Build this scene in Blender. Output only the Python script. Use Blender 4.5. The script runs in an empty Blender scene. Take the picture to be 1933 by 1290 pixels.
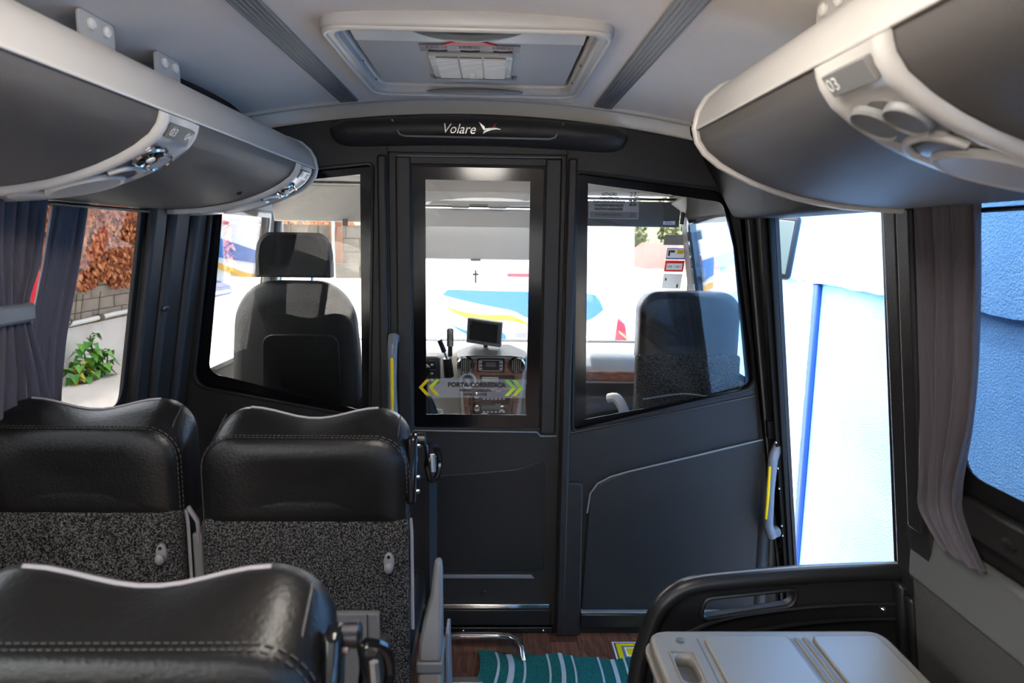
import bpy, bmesh, math, random
from mathutils import Vector, Matrix
random.seed(7)
SC = bpy.context.scene
COL = SC.collection
R = math.radians

# ------------------------------------------------------------------ camera, sky, sun, exposure
def rotcam(yaw, pitch, roll):
    f = Vector((math.sin(yaw)*math.cos(pitch), math.cos(yaw)*math.cos(pitch), -math.sin(pitch)))
    r = Vector((math.cos(yaw), -math.sin(yaw), 0)); u = r.cross(f)
    r2 = math.cos(roll)*r + math.sin(roll)*u; u2 = -math.sin(roll)*r + math.cos(roll)*u
    return Matrix((r2, u2, -f)).transposed()
cd = bpy.data.cameras.new('camera'); cam = bpy.data.objects.new('camera', cd); COL.objects.link(cam)
cd.sensor_width = 36; cd.lens = 24; cd.clip_start = .02; cd.clip_end = 500
cam.matrix_world = Matrix.Translation((0, 0, 1.52)) @ rotcam(R(1.687), R(8.581), R(.85)).to_4x4()
cd.dof.use_dof = True; cd.dof.focus_distance = 2.5; cd.dof.aperture_fstop = 5.0
SC.camera = cam
wd = bpy.data.worlds.new('sky'); SC.world = wd; wd.use_nodes = True
nt = wd.node_tree; nt.nodes.clear()
sky = nt.nodes.new('ShaderNodeTexSky'); sky.sky_type = 'NISHITA'; sky.sun_disc = False
sky.sun_elevation = R(70); sky.sun_rotation = R(-66); sky.air_density = 1.0; sky.dust_density = 2.5
bg = nt.nodes.new('ShaderNodeBackground'); bg.inputs['Strength'].default_value = .62
out = nt.nodes.new('ShaderNodeOutputWorld')
hs_ = nt.nodes.new('ShaderNodeHueSaturation'); hs_.inputs['Saturation'].default_value = .04
nt.links.new(sky.outputs[0], hs_.inputs['Color']); nt.links.new(hs_.outputs[0], bg.inputs[0]); nt.links.new(bg.outputs[0], out.inputs[0])
sd = bpy.data.lights.new('sun', 'SUN'); sun = bpy.data.objects.new('sun', sd); COL.objects.link(sun)
sd.energy = 1.8; sd.angle = R(.6); sd.color = (1, .95, .87)
sun.rotation_euler = Vector((-.27, -.12, .9)).to_track_quat('Z', 'Y').to_euler(); sun.location = (-6, -3, 12)
SC.view_settings.view_transform = 'Standard'; SC.view_settings.look = 'None'
SC.view_settings.gamma = 1; SC.view_settings.use_curve_mapping = False
SC.view_settings.exposure = 2.15
SC.cycles.use_denoising = True; SC.cycles.max_bounces = 12; SC.cycles.diffuse_bounces = 6
SC.cycles.transparent_max_bounces = 24; SC.cycles.sample_clamp_indirect = 6; SC.cycles.caustics_reflective = False

# ------------------------------------------------------------------ materials
def s2l(c): return tuple(((v/12.92) if v <= .04045 else ((v+.055)/1.055)**2.4) for v in c)
MATS = {}
def mat(name, col, rough=.5, metal=0, bump=0, scale=60, col2=None, cscale=None, spec=.5, coat=0, stretch=None, detail=4, ramp=(.35, .65), emit=0, sheen=0):
    m = bpy.data.materials.new(name); m.use_nodes = True; MATS[name] = m
    t = m.node_tree; b = t.nodes['Principled BSDF']
    b.inputs['Base Color'].default_value = (*col, 1); b.inputs['Roughness'].default_value = rough
    b.inputs['Metallic'].default_value = metal; b.inputs['Specular IOR Level'].default_value = spec
    b.inputs['Coat Weight'].default_value = coat; b.inputs['Sheen Weight'].default_value = sheen
    if emit: b.inputs['Emission Color'].default_value = (*col, 1); b.inputs['Emission Strength'].default_value = emit
    if bump or col2:
        tc = t.nodes.new('ShaderNodeTexCoord'); src = tc.outputs['Object']
        if stretch:
            mp = t.nodes.new('ShaderNodeMapping'); mp.inputs['Scale'].default_value = stretch
            t.links.new(src, mp.inputs[0]); src = mp.outputs[0]
        def noise(sc):
            n = t.nodes.new('ShaderNodeTexNoise'); n.inputs['Scale'].default_value = sc; n.inputs['Detail'].default_value = detail
            t.links.new(src, n.inputs['Vector']); return n
        if bump:
            n = noise(scale); bm = t.nodes.new('ShaderNodeBump'); bm.inputs['Strength'].default_value = bump; bm.inputs['Distance'].default_value = .01
            t.links.new(n.outputs[0], bm.inputs['Height']); t.links.new(bm.outputs[0], b.inputs['Normal'])
        if col2:
            n = noise(cscale or scale); cr = t.nodes.new('ShaderNodeValToRGB')
            cr.color_ramp.elements[0].position = ramp[0]; cr.color_ramp.elements[1].position = ramp[1]
            cr.color_ramp.elements[0].color = (*col, 1); cr.color_ramp.elements[1].color = (*col2, 1)
            t.links.new(n.outputs[0], cr.inputs[0]); t.links.new(cr.outputs[0], b.inputs['Base Color'])
    return m
def glassmat(name, tint, refl=1.0):
    m = bpy.data.materials.new(name); m.use_nodes = True; t = m.node_tree; t.nodes.clear(); MATS[name] = m
    o = t.nodes.new('ShaderNodeOutputMaterial'); mx = t.nodes.new('ShaderNodeMixShader')
    tr = t.nodes.new('ShaderNodeBsdfTransparent'); tr.inputs[0].default_value = (*tint, 1)
    g = t.nodes.new('ShaderNodeBsdfGlossy'); g.inputs['Roughness'].default_value = .01; g.inputs[0].default_value = (refl, refl, refl, 1)
    lw = t.nodes.new('ShaderNodeLayerWeight'); lw.inputs['Blend'].default_value = .5
    pw = t.nodes.new('ShaderNodeMath'); pw.operation = 'POWER'; pw.inputs[1].default_value = 5
    f = t.nodes.new('ShaderNodeMath'); f.operation = 'MULTIPLY_ADD'; f.inputs[1].default_value = .9; f.inputs[2].default_value = .035
    t.links.new(lw.outputs['Facing'], pw.inputs[0]); t.links.new(pw.outputs[0], f.inputs[0])
    t.links.new(f.outputs[0], mx.inputs[0]); t.links.new(tr.outputs[0], mx.inputs[1]); t.links.new(g.outputs[0], mx.inputs[2]); t.links.new(mx.outputs[0], o.inputs[0])
    return m
def ribmat(name, col, rough, dirv, freq, strength, base=None):
    m = mat(name, col, rough); t = m.node_tree; b = t.nodes['Principled BSDF']
    tc = t.nodes.new('ShaderNodeTexCoord'); w = t.nodes.new('ShaderNodeTexWave'); w.bands_direction = dirv; w.inputs['Scale'].default_value = freq
    bm = t.nodes.new('ShaderNodeBump'); bm.inputs['Strength'].default_value = strength; bm.inputs['Distance'].default_value = .004
    t.links.new(tc.outputs['Object'], w.inputs[0]); t.links.new(w.outputs['Fac'], bm.inputs['Height']); t.links.new(bm.outputs[0], b.inputs['Normal'])
    return m
mat('charcoal', (.018, .0165, .016), .48, bump=.12, scale=260, spec=.4)
mat('charcoal_smooth', (.0135, .013, .0135), .36, spec=.4)
mat('black', (.008, .008, .009), .35)
mat('gloss_black', (.004, .004, .005), .12)
mat('rubber', (.008, .008, .0085), .65, spec=.25)
mat('leather', (.006, .0056, .0055), .36, bump=.10, scale=140, spec=.36)
mat('stitch', (.03, .028, .026), .6)
mat('piping', (.30, .28, .29), .5)
mat('carpet', (.006, .006, .006), .95, bump=.9, scale=330, col2=(.19, .18, .172), cscale=300, ramp=(.44, .68), spec=.1)
mat('pocket_cloth', (.13, .125, .12), .8, bump=.3, scale=300)
mat('grey_plastic', (.19, .19, .19), .4, bump=.05, scale=300)
mat('mid_grey', (.10, .10, .105), .45)
mat('light_grey', (.52, .505, .48), .32)
mat('rack_rail', (.47, .455, .43), .34, bump=.03, scale=90)
ribmat('rack_cloth', (.095, .088, .083), .55, 'Y', 80, .6)
mat('ceiling_cloth', (.80, .73, .68), .8, bump=.25, scale=90, stretch=(3, 20, 3), col2=(.84, .77, .72), cscale=30)
ribmat('ribbed_strip', (.15, .155, .17), .4, 'X', 60, .5)
mat('cove', (.80, .76, .70), .45)
mat('hatch_panel', (.46, .45, .45), .6, bump=.15, scale=500)
mat('hatch_light', (.80, .77, .72), .45)
mat('sticker_grey', (.22, .19, .19), .5)
mat('hatch_frame_grey', (.42, .41, .41), .4)
mat('red', (.62, .008, .012), .5)
mat('dark_red', (.22, .03, .04), .5)
mat('ink', (.012, .01, .012), .6)
mat('white', (.75, .75, .75), .45)
mat('paper', (.8, .8, .82), .7)
mat('chrome', (.75, .74, .72), .18, metal=1)
mat('steel', (.55, .54, .52), .35, metal=1)
mat('dark_metal', (.05, .05, .055), .35, metal=1)
mat('yellow', (.85, .58, .0), .45)
mat('lime', (.62, .72, .02), .5)
mat('green_mark', (.25, .55, .05), .5)
mat('handle_grey', (.15, .16, .19), .38)
mat('curtain', (.080, .070, .085), .75, bump=.4, scale=60, stretch=(1, 1, .25), sheen=.2)
mat('seat_cloth', (.010, .0095, .009), .85, bump=.25, scale=300)
mat('towel', (.0, .10, .085), .95, bump=.8, scale=300, col2=(.005, .16, .13), cscale=120)
mat('towel_white', (.5, .52, .52), .95, bump=.6, scale=300)
mat('cooler', (.205, .185, .158), .38, bump=.03, scale=200)
mat('side_fabric', (.075, .07, .068), .8, bump=.4, scale=200)
mat('side_trim', (.13, .135, .135), .5)
mat('dash_grey', (.62, .60, .55), .5, bump=.1, scale=200)
mat('dash_dark', (.045, .045, .045), .5)
mat('burl', (.30, .11, .07), .3, col2=(.48, .22, .15), cscale=25, stretch=(1, 1, 3), coat=.4)
mat('screen', (.02, .022, .024), .25)
mat('lcd', (.12, .16, .15), .3)
mat('visor_cloth', (.52, .50, .47), .8)
mat('visor_dark', (.07, .068, .066), .7)
mat('bus_white', (.86, .87, .88), .3)
mat('bus_blue', (.012, .13, .46), .35)
mat('bus_yellow', (.75, .40, .0), .35)
mat('lamp_red', (.6, .03, .05), .25)
mat('lamp_orange', (.8, .25, .1), .25)
mat('blue_wall', (.13, .36, .78), .85, bump=.8, scale=110, col2=(.17, .42, .83), cscale=3, detail=8)
mat('pale_wall', (.36, .56, .88), .85, bump=.8, scale=28, col2=(.48, .68, .93), cscale=3, detail=8)
mat('blue_pipe', (.006, .045, .22), .5)
mat('asphalt', (.52, .47, .41), .9, bump=.5, scale=20, col2=(.60, .55, .49), cscale=1.2)
mat('plaster', (.50, .48, .45), .9, bump=.4, scale=12, col2=(.62, .60, .58), cscale=1.6, detail=8)
mat('block', (.20, .17, .145), .95, bump=.8, scale=25, col2=(.28, .24, .20), cscale=5)
mat('far_block', (.06, .052, .042), .95, bump=.8, scale=25, col2=(.09, .08, .065), cscale=5)
mat('mortar', (.15, .135, .12), .95)
mat('leaf_dry', (.36, .10, .03), .7)
mat('leaf_dry2', (.52, .20, .07), .7)
mat('leaf_dry3', (.20, .055, .02), .7)
mat('leaf_green', (.05, .22, .02), .5)
mat('leaf_green2', (.12, .33, .03), .5)
mat('leaf_yellow', (.5, .42, .03), .5)
mat('stem', (.10, .08, .05), .8)
mat('pvc', (.62, .62, .60), .5)
mat('rust', (.10, .04, .018), .8)
mat('roof_red', (.075, .022, .014), .8)
mat('foliage', (.035, .05, .012), .8, bump=1, scale=3, col2=(.10, .105, .035), cscale=1.3)
mat('floor_vinyl', (.22, .12, .08), .5)
mat('dark_chrome', (.5, .49, .48), .2, metal=1)
mat('display_grey', (.11, .12, .115), .3)
mat('lens', (.9, .9, .92), .15)
mat('fill_lamp_face', (1, .93, .84), .5, emit=6)  # glow of the added fill lamps in saloon and cab
glassmat('glass_clear', (.93, .94, .94))
glassmat('glass_part', (.90, .905, .905), 1.0)
glassmat('glass_tint', (.43, .44, .455), .45)
m = bpy.data.materials.new('film'); m.use_nodes = True; t = m.node_tree; t.nodes.clear(); MATS['film'] = m
o_ = t.nodes.new('ShaderNodeOutputMaterial'); mx = t.nodes.new('ShaderNodeMixShader'); mx.inputs[0].default_value = .12
tr = t.nodes.new('ShaderNodeBsdfTransparent'); df = t.nodes.new('ShaderNodeBsdfDiffuse'); df.inputs[0].default_value = (.7, .7, .7, 1)
t.links.new(tr.outputs[0], mx.inputs[1]); t.links.new(df.outputs[0], mx.inputs[2]); t.links.new(mx.outputs[0], o_.inputs[0])
# wood planks
m = mat('wood', (.10, .035, .018), .4); t = m.node_tree; b = t.nodes['Principled BSDF']
tc = t.nodes.new('ShaderNodeTexCoord'); mp = t.nodes.new('ShaderNodeMapping'); mp.inputs['Scale'].default_value = (70, 6, 10)
oi = t.nodes.new('ShaderNodeObjectInfo'); ad = t.nodes.new('ShaderNodeVectorMath'); ad.operation = 'ADD'
n = t.nodes.new('ShaderNodeTexNoise'); n.inputs['Scale'].default_value = 1; n.inputs['Detail'].default_value = 5; n.inputs['Distortion'].default_value = 1.2
cr = t.nodes.new('ShaderNodeValToRGB'); cr.color_ramp.elements[0].color = (.045, .014, .008, 1); cr.color_ramp.elements[1].color = (.20, .075, .04, 1)
cr.color_ramp.elements[0].position = .3; cr.color_ramp.elements[1].position = .7
t.links.new(tc.outputs['Object'], mp.inputs[0]); t.links.new(mp.outputs[0], ad.inputs[0]); t.links.new(oi.outputs['Location'], ad.inputs[1]); t.links.new(ad.outputs[0], n.inputs[0])
hsv = t.nodes.new('ShaderNodeHueSaturation'); ml = t.nodes.new('ShaderNodeMath'); ml.operation = 'MULTIPLY_ADD'; ml.inputs[1].default_value = .9; ml.inputs[2].default_value = .55
t.links.new(oi.outputs['Random'], ml.inputs[0]); t.links.new(ml.outputs[0], hsv.inputs['Value']); t.links.new(cr.outputs[0], hsv.inputs['Color'])
t.links.new(n.outputs[0], cr.inputs[0]); t.links.new(hsv.outputs[0], b.inputs['Base Color'])

# ------------------------------------------------------------------ helpers
def props(o, label=None, cat=None, group=None, kind=None):
    if label: o['label'] = label
    if cat: o['category'] = cat
    if group: o['group'] = group
    if kind: o['kind'] = kind
    return o
def empty(name, loc=(0, 0, 0), label=None, cat=None, group=None, kind=None):
    o = bpy.data.objects.new(name, None); COL.objects.link(o); o.location = loc; o.empty_display_size = .05
    return props(o, label, cat, group, kind)
def link(name, me, m, parent=None):
    me.name = name
    o = bpy.data.objects.new(name, me); COL.objects.link(o)
    if m: me.materials.clear(); me.materials.append(MATS[m])
    if parent is not None:
        o.parent = parent
        o.matrix_parent_inverse = Matrix.Translation(-PW(parent))
    return o
def PW(o):
    v = Vector(o.location)
    while o.parent is not None:
        if o.matrix_parent_inverse != Matrix(): v = v + o.matrix_parent_inverse.translation
        o = o.parent; v = v + Vector(o.location)
    return v
class MB:
    def __init__(s): s.v = []; s.f = []
    def add(s, vs, fs):
        n = len(s.v); s.v += [tuple(v) for v in vs]; s.f += [tuple(i+n for i in f) for f in fs]; return s
    def box(s, a, b, M=None):
        x0, y0, z0 = a; x1, y1, z1 = b
        vs = [Vector(p) for p in ((x0,y0,z0),(x1,y0,z0),(x1,y1,z0),(x0,y1,z0),(x0,y0,z1),(x1,y0,z1),(x1,y1,z1),(x0,y1,z1))]
        if M is not None: vs = [M @ v for v in vs]
        return s.add(vs, [(0,3,2,1),(4,5,6,7),(0,1,5,4),(1,2,6,5),(2,3,7,6),(3,0,4,7)])
    def hexa(s, p):   # 8 points, bottom ring then top ring
        return s.add(p, [(0,3,2,1),(4,5,6,7),(0,1,5,4),(1,2,6,5),(2,3,7,6),(3,0,4,7)])
    def tube(s, pts, r, n=10, closed=False, flat=None):
        pts = [Vector(p) for p in pts]; rings = []; N = len(pts); up = Vector((0, 0, 1)); ref = None
        for i, p in enumerate(pts):
            a = pts[i-1] if (i or closed) else p; b = pts[(i+1) % N] if (i < N-1 or closed) else p
            d = (b-a).normalized()
            if ref is None: ref = d.orthogonal() if abs(d.z) > .95 else up.cross(d)
            ref = (ref - d*ref.dot(d)).normalized(); w = d.cross(ref)
            rr = r[i] if isinstance(r, (list, tuple)) else r
            fl = flat or 1
            rings.append([p + (ref*math.cos(q)*rr + w*math.sin(q)*rr*fl) for q in (2*math.pi*k/n for k in range(n))])
        base = len(s.v)
        for g in rings: s.v += [tuple(v) for v in g]
        for i in range(N if closed else N-1):
            j = (i+1) % N
            for k in range(n):
                l = (k+1) % n; s.f.append((base+i*n+k, base+i*n+l, base+j*n+l, base+j*n+k))
        if not closed:
            s.f.append(tuple(base+k for k in range(n))[::-1]); s.f.append(tuple(base+(N-1)*n+k for k in range(n)))
        return s
    def lathe(s, prof, M, n=24, sx=1, sy=1):    # prof [(r,h)], axis = local Z
        base = len(s.v)
        for r, h in prof:
            for k in range(n):
                q = 2*math.pi*k/n; s.v.append(tuple(M @ Vector((r*math.cos(q)*sx, r*math.sin(q)*sy, h))))
        for i in range(len(prof)-1):
            for k in range(n):
                l = (k+1) % n; s.f.append((base+i*n+k, base+i*n+l, base+(i+1)*n+l, base+(i+1)*n+k))
        s.f.append(tuple(base+k for k in range(n))[::-1]); s.f.append(tuple(base+(len(prof)-1)*n+k for k in range(n)))
        return s
    def loft(s, rings, cap=True, closed=True):
        base = len(s.v); n = len(rings[0])
        for g in rings: s.v += [tuple(v) for v in g]
        for i in range(len(rings)-1):
            for k in range(n if closed else n-1):
                l = (k+1) % n; s.f.append((base+i*n+k, base+i*n+l, base+(i+1)*n+l, base+(i+1)*n+k))
        if cap: s.f.append(tuple(base+k for k in range(n))[::-1]); s.f.append(tuple(base+(len(rings)-1)*n+k for k in range(n)))
        return s
    def build(s, name, m, parent=None, bevel=0, smooth=True, seg=2, angle=35, sub=0, solid=0):
        me = bpy.data.meshes.new(name); me.from_pydata(s.v, [], s.f); me.update()
        bm = bmesh.new(); bm.from_mesh(me); bmesh.ops.recalc_face_normals(bm, faces=bm.faces); bm.to_mesh(me); bm.free()
        o = link(name, me, m, parent); finish(o, bevel, smooth, seg, angle, sub, solid); return o
def finish(o, bevel=0, smooth=True, seg=2, angle=35, sub=0, solid=0):
    if solid:
        md = o.modifiers.new('solid', 'SOLIDIFY'); md.thickness = solid; md.offset = 0
    if bevel:
        md = o.modifiers.new('bevel', 'BEVEL'); md.width = bevel; md.segments = seg; md.limit_method = 'ANGLE'; md.angle_limit = R(30)
    if sub:
        md = o.modifiers.new('sub', 'SUBSURF'); md.levels = sub; md.render_levels = sub
    if smooth:
        o.data.polygons.foreach_set('use_smooth', [True]*len(o.data.polygons))
        o.data.set_sharp_from_angle(angle=R(angle)) if not bevel and not sub else None
        if bevel and not sub:
            o.data.set_sharp_from_angle(angle=R(60))
def box(name, a, b, m, parent=None, bevel=0, **k): return MB().box(a, b).build(name, m, parent, bevel, **k)
def rpoly(pts, n=6):   # (x,z,r) polygon with rounded corners
    out = []; N = len(pts)
    for i in range(N):
        p = Vector(pts[i][:2]); r = pts[i][2] if len(pts[i]) > 2 else 0
        if r <= 0: out.append(tuple(p)); continue
        a = Vector(pts[i-1][:2]); b = Vector(pts[(i+1) % N][:2])
        u = (a-p).normalized(); v = (b-p).normalized(); ang = u.angle(v)
        d = min(r/math.tan(ang/2), (a-p).length*.49, (b-p).length*.49)
        A = p+u*d; B = p+v*d
        for k in range(n+1):
            t = k/n; out.append(tuple((1-t)**2*A + 2*t*(1-t)*p + t*t*B))
    return out
def rect(x0, z0, x1, z1, r=0): return rpoly([(x0,z0,r),(x1,z0,r),(x1,z1,r),(x0,z1,r)])
def ell(cx, cz, a, b, n=32): return [(cx+a*math.cos(2*math.pi*k/n), cz+b*math.sin(2*math.pi*k/n)) for k in range(n)]
def curve_mesh(loops, th, bev=0, text=None, size=.1, align='CENTER', bold=0):
    if text is None:
        c = bpy.data.curves.new('tmp', 'CURVE'); c.dimensions = '2D'; c.fill_mode = 'BOTH'
        for l in loops:
            sp = c.splines.new('POLY'); sp.points.add(len(l)-1); sp.use_cyclic_u = True
            for q, p in zip(sp.points, l): q.co = (p[0], p[1], 0, 1)
    else:
        c = bpy.data.curves.new('tmp', 'FONT'); c.body = text; c.size = size; c.align_x = align; c.align_y = 'CENTER'; c.resolution_u = 3
    c.extrude = max(th/2-bev, 0); c.bevel_depth = bev; c.bevel_resolution = 2; c.offset = -bev if text is None else bold
    o = bpy.data.objects.new('tmp', c); COL.objects.link(o)
    dg = bpy.context.evaluated_depsgraph_get(); dg.update()
    me = bpy.data.meshes.new_from_object(o.evaluated_get(dg), depsgraph=dg)
    bpy.data.objects.remove(o); bpy.data.curves.remove(c)
    return me
MXZ = Matrix(((1,0,0,0),(0,0,-1,0),(0,1,0,0),(0,0,0,1)))   # (x,y,z)->(x,-z,y): drawing plane stands up facing -y
def plate(name, loops, M, th, m, parent=None, bev=0, smooth=True):
    if isinstance(loops[0][0], (int, float)): loops = [loops]
    me = curve_mesh(loops, th, bev); me.transform(M)
    o = link(name, me, m, parent)
    if smooth: o.data.polygons.foreach_set('use_smooth', [True]*len(o.data.polygons)); o.data.set_sharp_from_angle(angle=R(40))
    return o
def front(name, loops, y, th, m, parent=None, bev=0):      # plate in XZ, its face towards -y lies at y
    return plate(name, loops, Matrix.Translation((0, y+th/2, 0)) @ MXZ, th, m, parent, bev)
def text(name, s, size, m, M, parent=None, th=.0015, sx=1, align='CENTER', shear=0, bold=0):
    me = curve_mesh(None, th, 0, s, size, align, bold)
    S = Matrix.Diagonal((sx, 1, 1, 1))
    if shear: S = Matrix(((sx, shear, 0, 0), (0, 1, 0, 0), (0, 0, 1, 0), (0, 0, 0, 1)))
    me.transform(M @ S); return link(name, me, m, parent)
def smooth_path(P, n=5):
    P = [Vector(p) for p in P]; o = []
    for i in range(len(P)-1):
        p0, p1, p2, p3 = P[max(i-1, 0)], P[i], P[i+1], P[min(i+2, len(P)-1)]
        for k_ in range(n):
            t_ = k_/n; o.append(.5*((2*p1) + (-p0+p2)*t_ + (2*p0-5*p1+4*p2-p3)*t_*t_ + (-p0+3*p1-3*p2+p3)*t_**3))
    o.append(P[-1]); return o
def at(x, y, z): return Matrix.Translation((x, y, z))
def frame(o, ex, ey):       # matrix with local x, y axes given
    ex = Vector(ex).normalized(); ey = Vector(ey); ey = (ey-ex*ey.dot(ex)).normalized(); ez = ex.cross(ey)
    M = Matrix((ex, ey, ez)).transposed().to_4x4(); M.translation = Vector(o); return M

X0 = -.06
def hw(z): return 1.10 - .17*(z-1)
def wx(s, z): return X0 + s*hw(z)
def zc(x): return 1.99 - .125*(x+.08)**2      # ceiling height

# ------------------------------------------------------------------ shell of the minibus
fl = props(box('floor', (-1.25, -3.2, -.06), (.66, 2.47, -.004), 'floor_vinyl'), kind='structure')
pm = None
for i in range(13):
    x = -.70 + i*.104; off = (i % 3)*.17
    y = -.2 - off
    while y < 2.455:
        y1 = min(y+.52, 2.462)
        if y1-y > .05 and y1 > .9:
            if pm is None:
                o = MB().box((0, 0, 0), (.1025, .5185, .005)).build('plank', 'wood', None, smooth=False); pm = o.data
                COL.objects.unlink(o); bpy.data.objects.remove(o)
            o = bpy.data.objects.new('plank', pm); COL.objects.link(o); o.parent = fl
            o.location = (x, y, -.005 + .0004*random.random()); o.scale = (1, (y1-y)/.52, 1)
        y += .52
# lower floor: entry step and cab floor
props(box('floor_step', (.66, 1.72, -.36), (1.2, 2.47, -.30), 'rubber'), kind='structure')
props(box('floor_riser', (.64, 1.70, -.36), (.66, 2.47, -.06), 'rubber'), kind='structure')
props(box('floor_riser', (.66, -3.2, -.06), (1.2, 1.72, -.004), 'rubber'), kind='structure')
props(box('floor_cab', (-1.2, 2.56, -.36), (1.2, 3.75, -.30), 'rubber'), kind='structure')

def wallplate(name, s, outer, holes, th, m, parent=None, bev=0):   # drawn in (y,z), leaned like the bus side
    me = curve_mesh([outer]+holes, th, bev)
    for v in me.vertices:
        y, z, d = v.co; v.co = (wx(s, z) + s*(d+th/2), y, z)
    if s > 0:
        pass
    bm = bmesh.new(); bm.from_mesh(me); bmesh.ops.recalc_face_normals(bm, faces=bm.faces); bm.to_mesh(me); bm.free()
    o = link(name, me, m, parent); o.data.polygons.foreach_set('use_smooth', [True]*len(o.data.polygons)); o.data.set_sharp_from_angle(angle=R(40)); return o
LW = [(-3.1, -2.15), (-2.05, -.95), (-.85, .25), (.35, 1.44), (1.52, 2.13)]
RW = [(-3.1, -2.15), (-2.05, -1.0), (-.9, .12), (.22, 1.42)]
CABW = (2.66, 3.34)
yzr = lambda a, z0, z1, r=.06: rpoly([(a[0], z0, r), (a[1], z0, r), (a[1], z1, r*.5), (a[0], z1, r*.5)])
def dens(loop, n=6):
    o = []
    for a, b in zip(loop, loop[1:]+loop[:1]):
        for k in range(n): o.append((a[0]+(b[0]-a[0])*k/n, a[1]+(b[1]-a[1])*k/n))
    return o
wl = wallplate('wall_left', -1, [(-3.2, -.4), (3.55, -.4), (3.42, 1.78), (2.5, 1.94), (-3.2, 1.94)], [yzr(w, .97 if w[1] > .5 else .82, 1.62) for w in LW] + [yzr(CABW, .95, 1.62)], .014, 'charcoal')
props(wl, kind='structure')
wr = wallplate('wall_right', 1, [(-3.2, -.4), (1.745, -.4), (1.625, 1.62), (2.285, 1.62), (2.49, -.4), (3.55, -.4), (3.42, 1.78), (2.5, 1.94), (-3.2, 1.94)], [yzr(w, 1.0 if w[1] > .5 else .82, 1.62, .1) for w in RW] + [yzr(CABW, .95, 1.62)], .014, 'charcoal')
props(wr, kind='structure')
k = 0
for s, ws, z0 in ((-1, LW, .97), (1, RW, 1.0)):
    for w in ws:
        k += 1
        g = wallplate('window_%d' % k, s, yzr((w[0]-.01, w[1]+.01), (z0 if w[1] > .5 else .82)-.01, 1.63), [], .005, 'glass_tint' if w[1] > .5 else 'glass_clear'); g.location.x = -s*.003
        props(g, kind='structure')
        zb_ = z0 if w[1] > .5 else .82
        b_ = wallplate('window_border', s, yzr((w[0]-.012, w[1]+.012), zb_-.012, 1.632), [yzr((w[0]+.014, w[1]-.014), zb_+(.02 if s < 0 else .03), 1.60, .07)], .003, 'rubber', g); b_.location.x = -s*.005
for s in (-1, 1):
    k += 1
    g = wallplate('window_%d' % k, s, yzr((CABW[0]-.01, CABW[1]+.01), .94, 1.63), [], .005, 'glass_clear'); g.location.x = s*.02; props(g, kind='structure')
    wallplate('window_border', s, yzr((CABW[0]-.012, CABW[1]+.012), .938, 1.632), [yzr((CABW[0]+.02, CABW[1]-.02), .97, 1.60, .05)], .004, 'gloss_black', g)
# rear wall with a wide window
rw = front('wall_rear', [[(-1.2, -.4), (1.1, -.4), (.9, 1.75), (.6, 1.95), (-.7, 1.95), (-1.0, 1.75)], rect(-.85, .95, .73, 1.65, .08)], -3.25, .05, 'charcoal'); props(rw, kind='structure')
k += 1; props(front('window_%d' % k, rect(-.86, .94, .74, 1.66, .08), -3.22, .005, 'glass_clear'), kind='structure')

# ceiling: curved sheet with a hole for the hatch
HX0, HX1, HY0, HY1 = -.352, .232, 1.548, 2.182
def ceil_mesh():
    xs = sorted(set([-1.0 + i*.06 for i in range(32)] + [HX0, HX1, .86])); ys = [-3.2, -1.5, 0, .8, HY0, 1.9, HY1, 2.40]
    mb = MB(); n = len(xs)
    for lay in (0, .012):
        for y in ys:
            for x in xs: mb.v.append((x, y, zc(x)+lay))
    L = n*len(ys)
    for j in range(len(ys)-1):
        for i in range(n-1):
            if HX0-.001 <= xs[i] and xs[i+1] <= HX1+.001 and HY0-.001 <= ys[j] and ys[j+1] <= HY1+.001: continue
            a = j*n+i; mb.f.append((a, a+n, a+n+1, a+1)); a += L; mb.f.append((a, a+1, a+n+1, a+n))
    return mb
props(ceil_mesh().build('ceiling', 'ceiling_cloth', angle=50), kind='structure')
ro = MB(); rr = []
for y in (-3.25, 2.6):
    rr.append([(x, y, zc(x)+.13 - (.0 if abs(x+.06) < .9 else .2)) for x in [-1.15 + i*.1 for i in range(23)]] + [(x, y, zc(x)+.145 - (.0 if abs(x+.06) < .9 else .2)) for x in [1.05 - i*.1 for i in range(23)]])
props(ro.loft(rr).build('ceiling_roof_skin', 'white'), kind='structure')
for i, (a, b) in enumerate(((-.515, -.455), (.335, .395))):
    mb = MB(); rings = []
    for y in (-3.2, 2.42):
        xs = [a + (b-a)*j/12 for j in range(13)]
        rings.append([(x, y, zc(x)-.005 - (.0025 if j % 2 else 0)) for j, x in enumerate(xs)] + [(x, y, zc(x)-.0005) for x in xs[::-1]])
    props(mb.loft(rings).build('trim_%d' % (i+1), 'ribbed_strip', smooth=False), kind='structure')
# cove band between ceiling and partition
xs = [-1.0 + i*.05 for i in range(38)]
def band(pr):
    return MB().loft([[(x, y, zc(x)+dz) for (y, dz) in pr] for x in xs])
props(band([(2.385, -.010), (2.392, -.013), (2.40, -.012), (2.405, .0), (2.39, .01)]).build('trim_3', 'light_grey'), kind='structure')
props(band([(2.408, -.006), (2.43, -.016), (2.455, -.034), (2.475, -.050), (2.485, -.05), (2.485, .01), (2.41, .01)]).build('trim_4', 'cove'), kind='structure')

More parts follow.
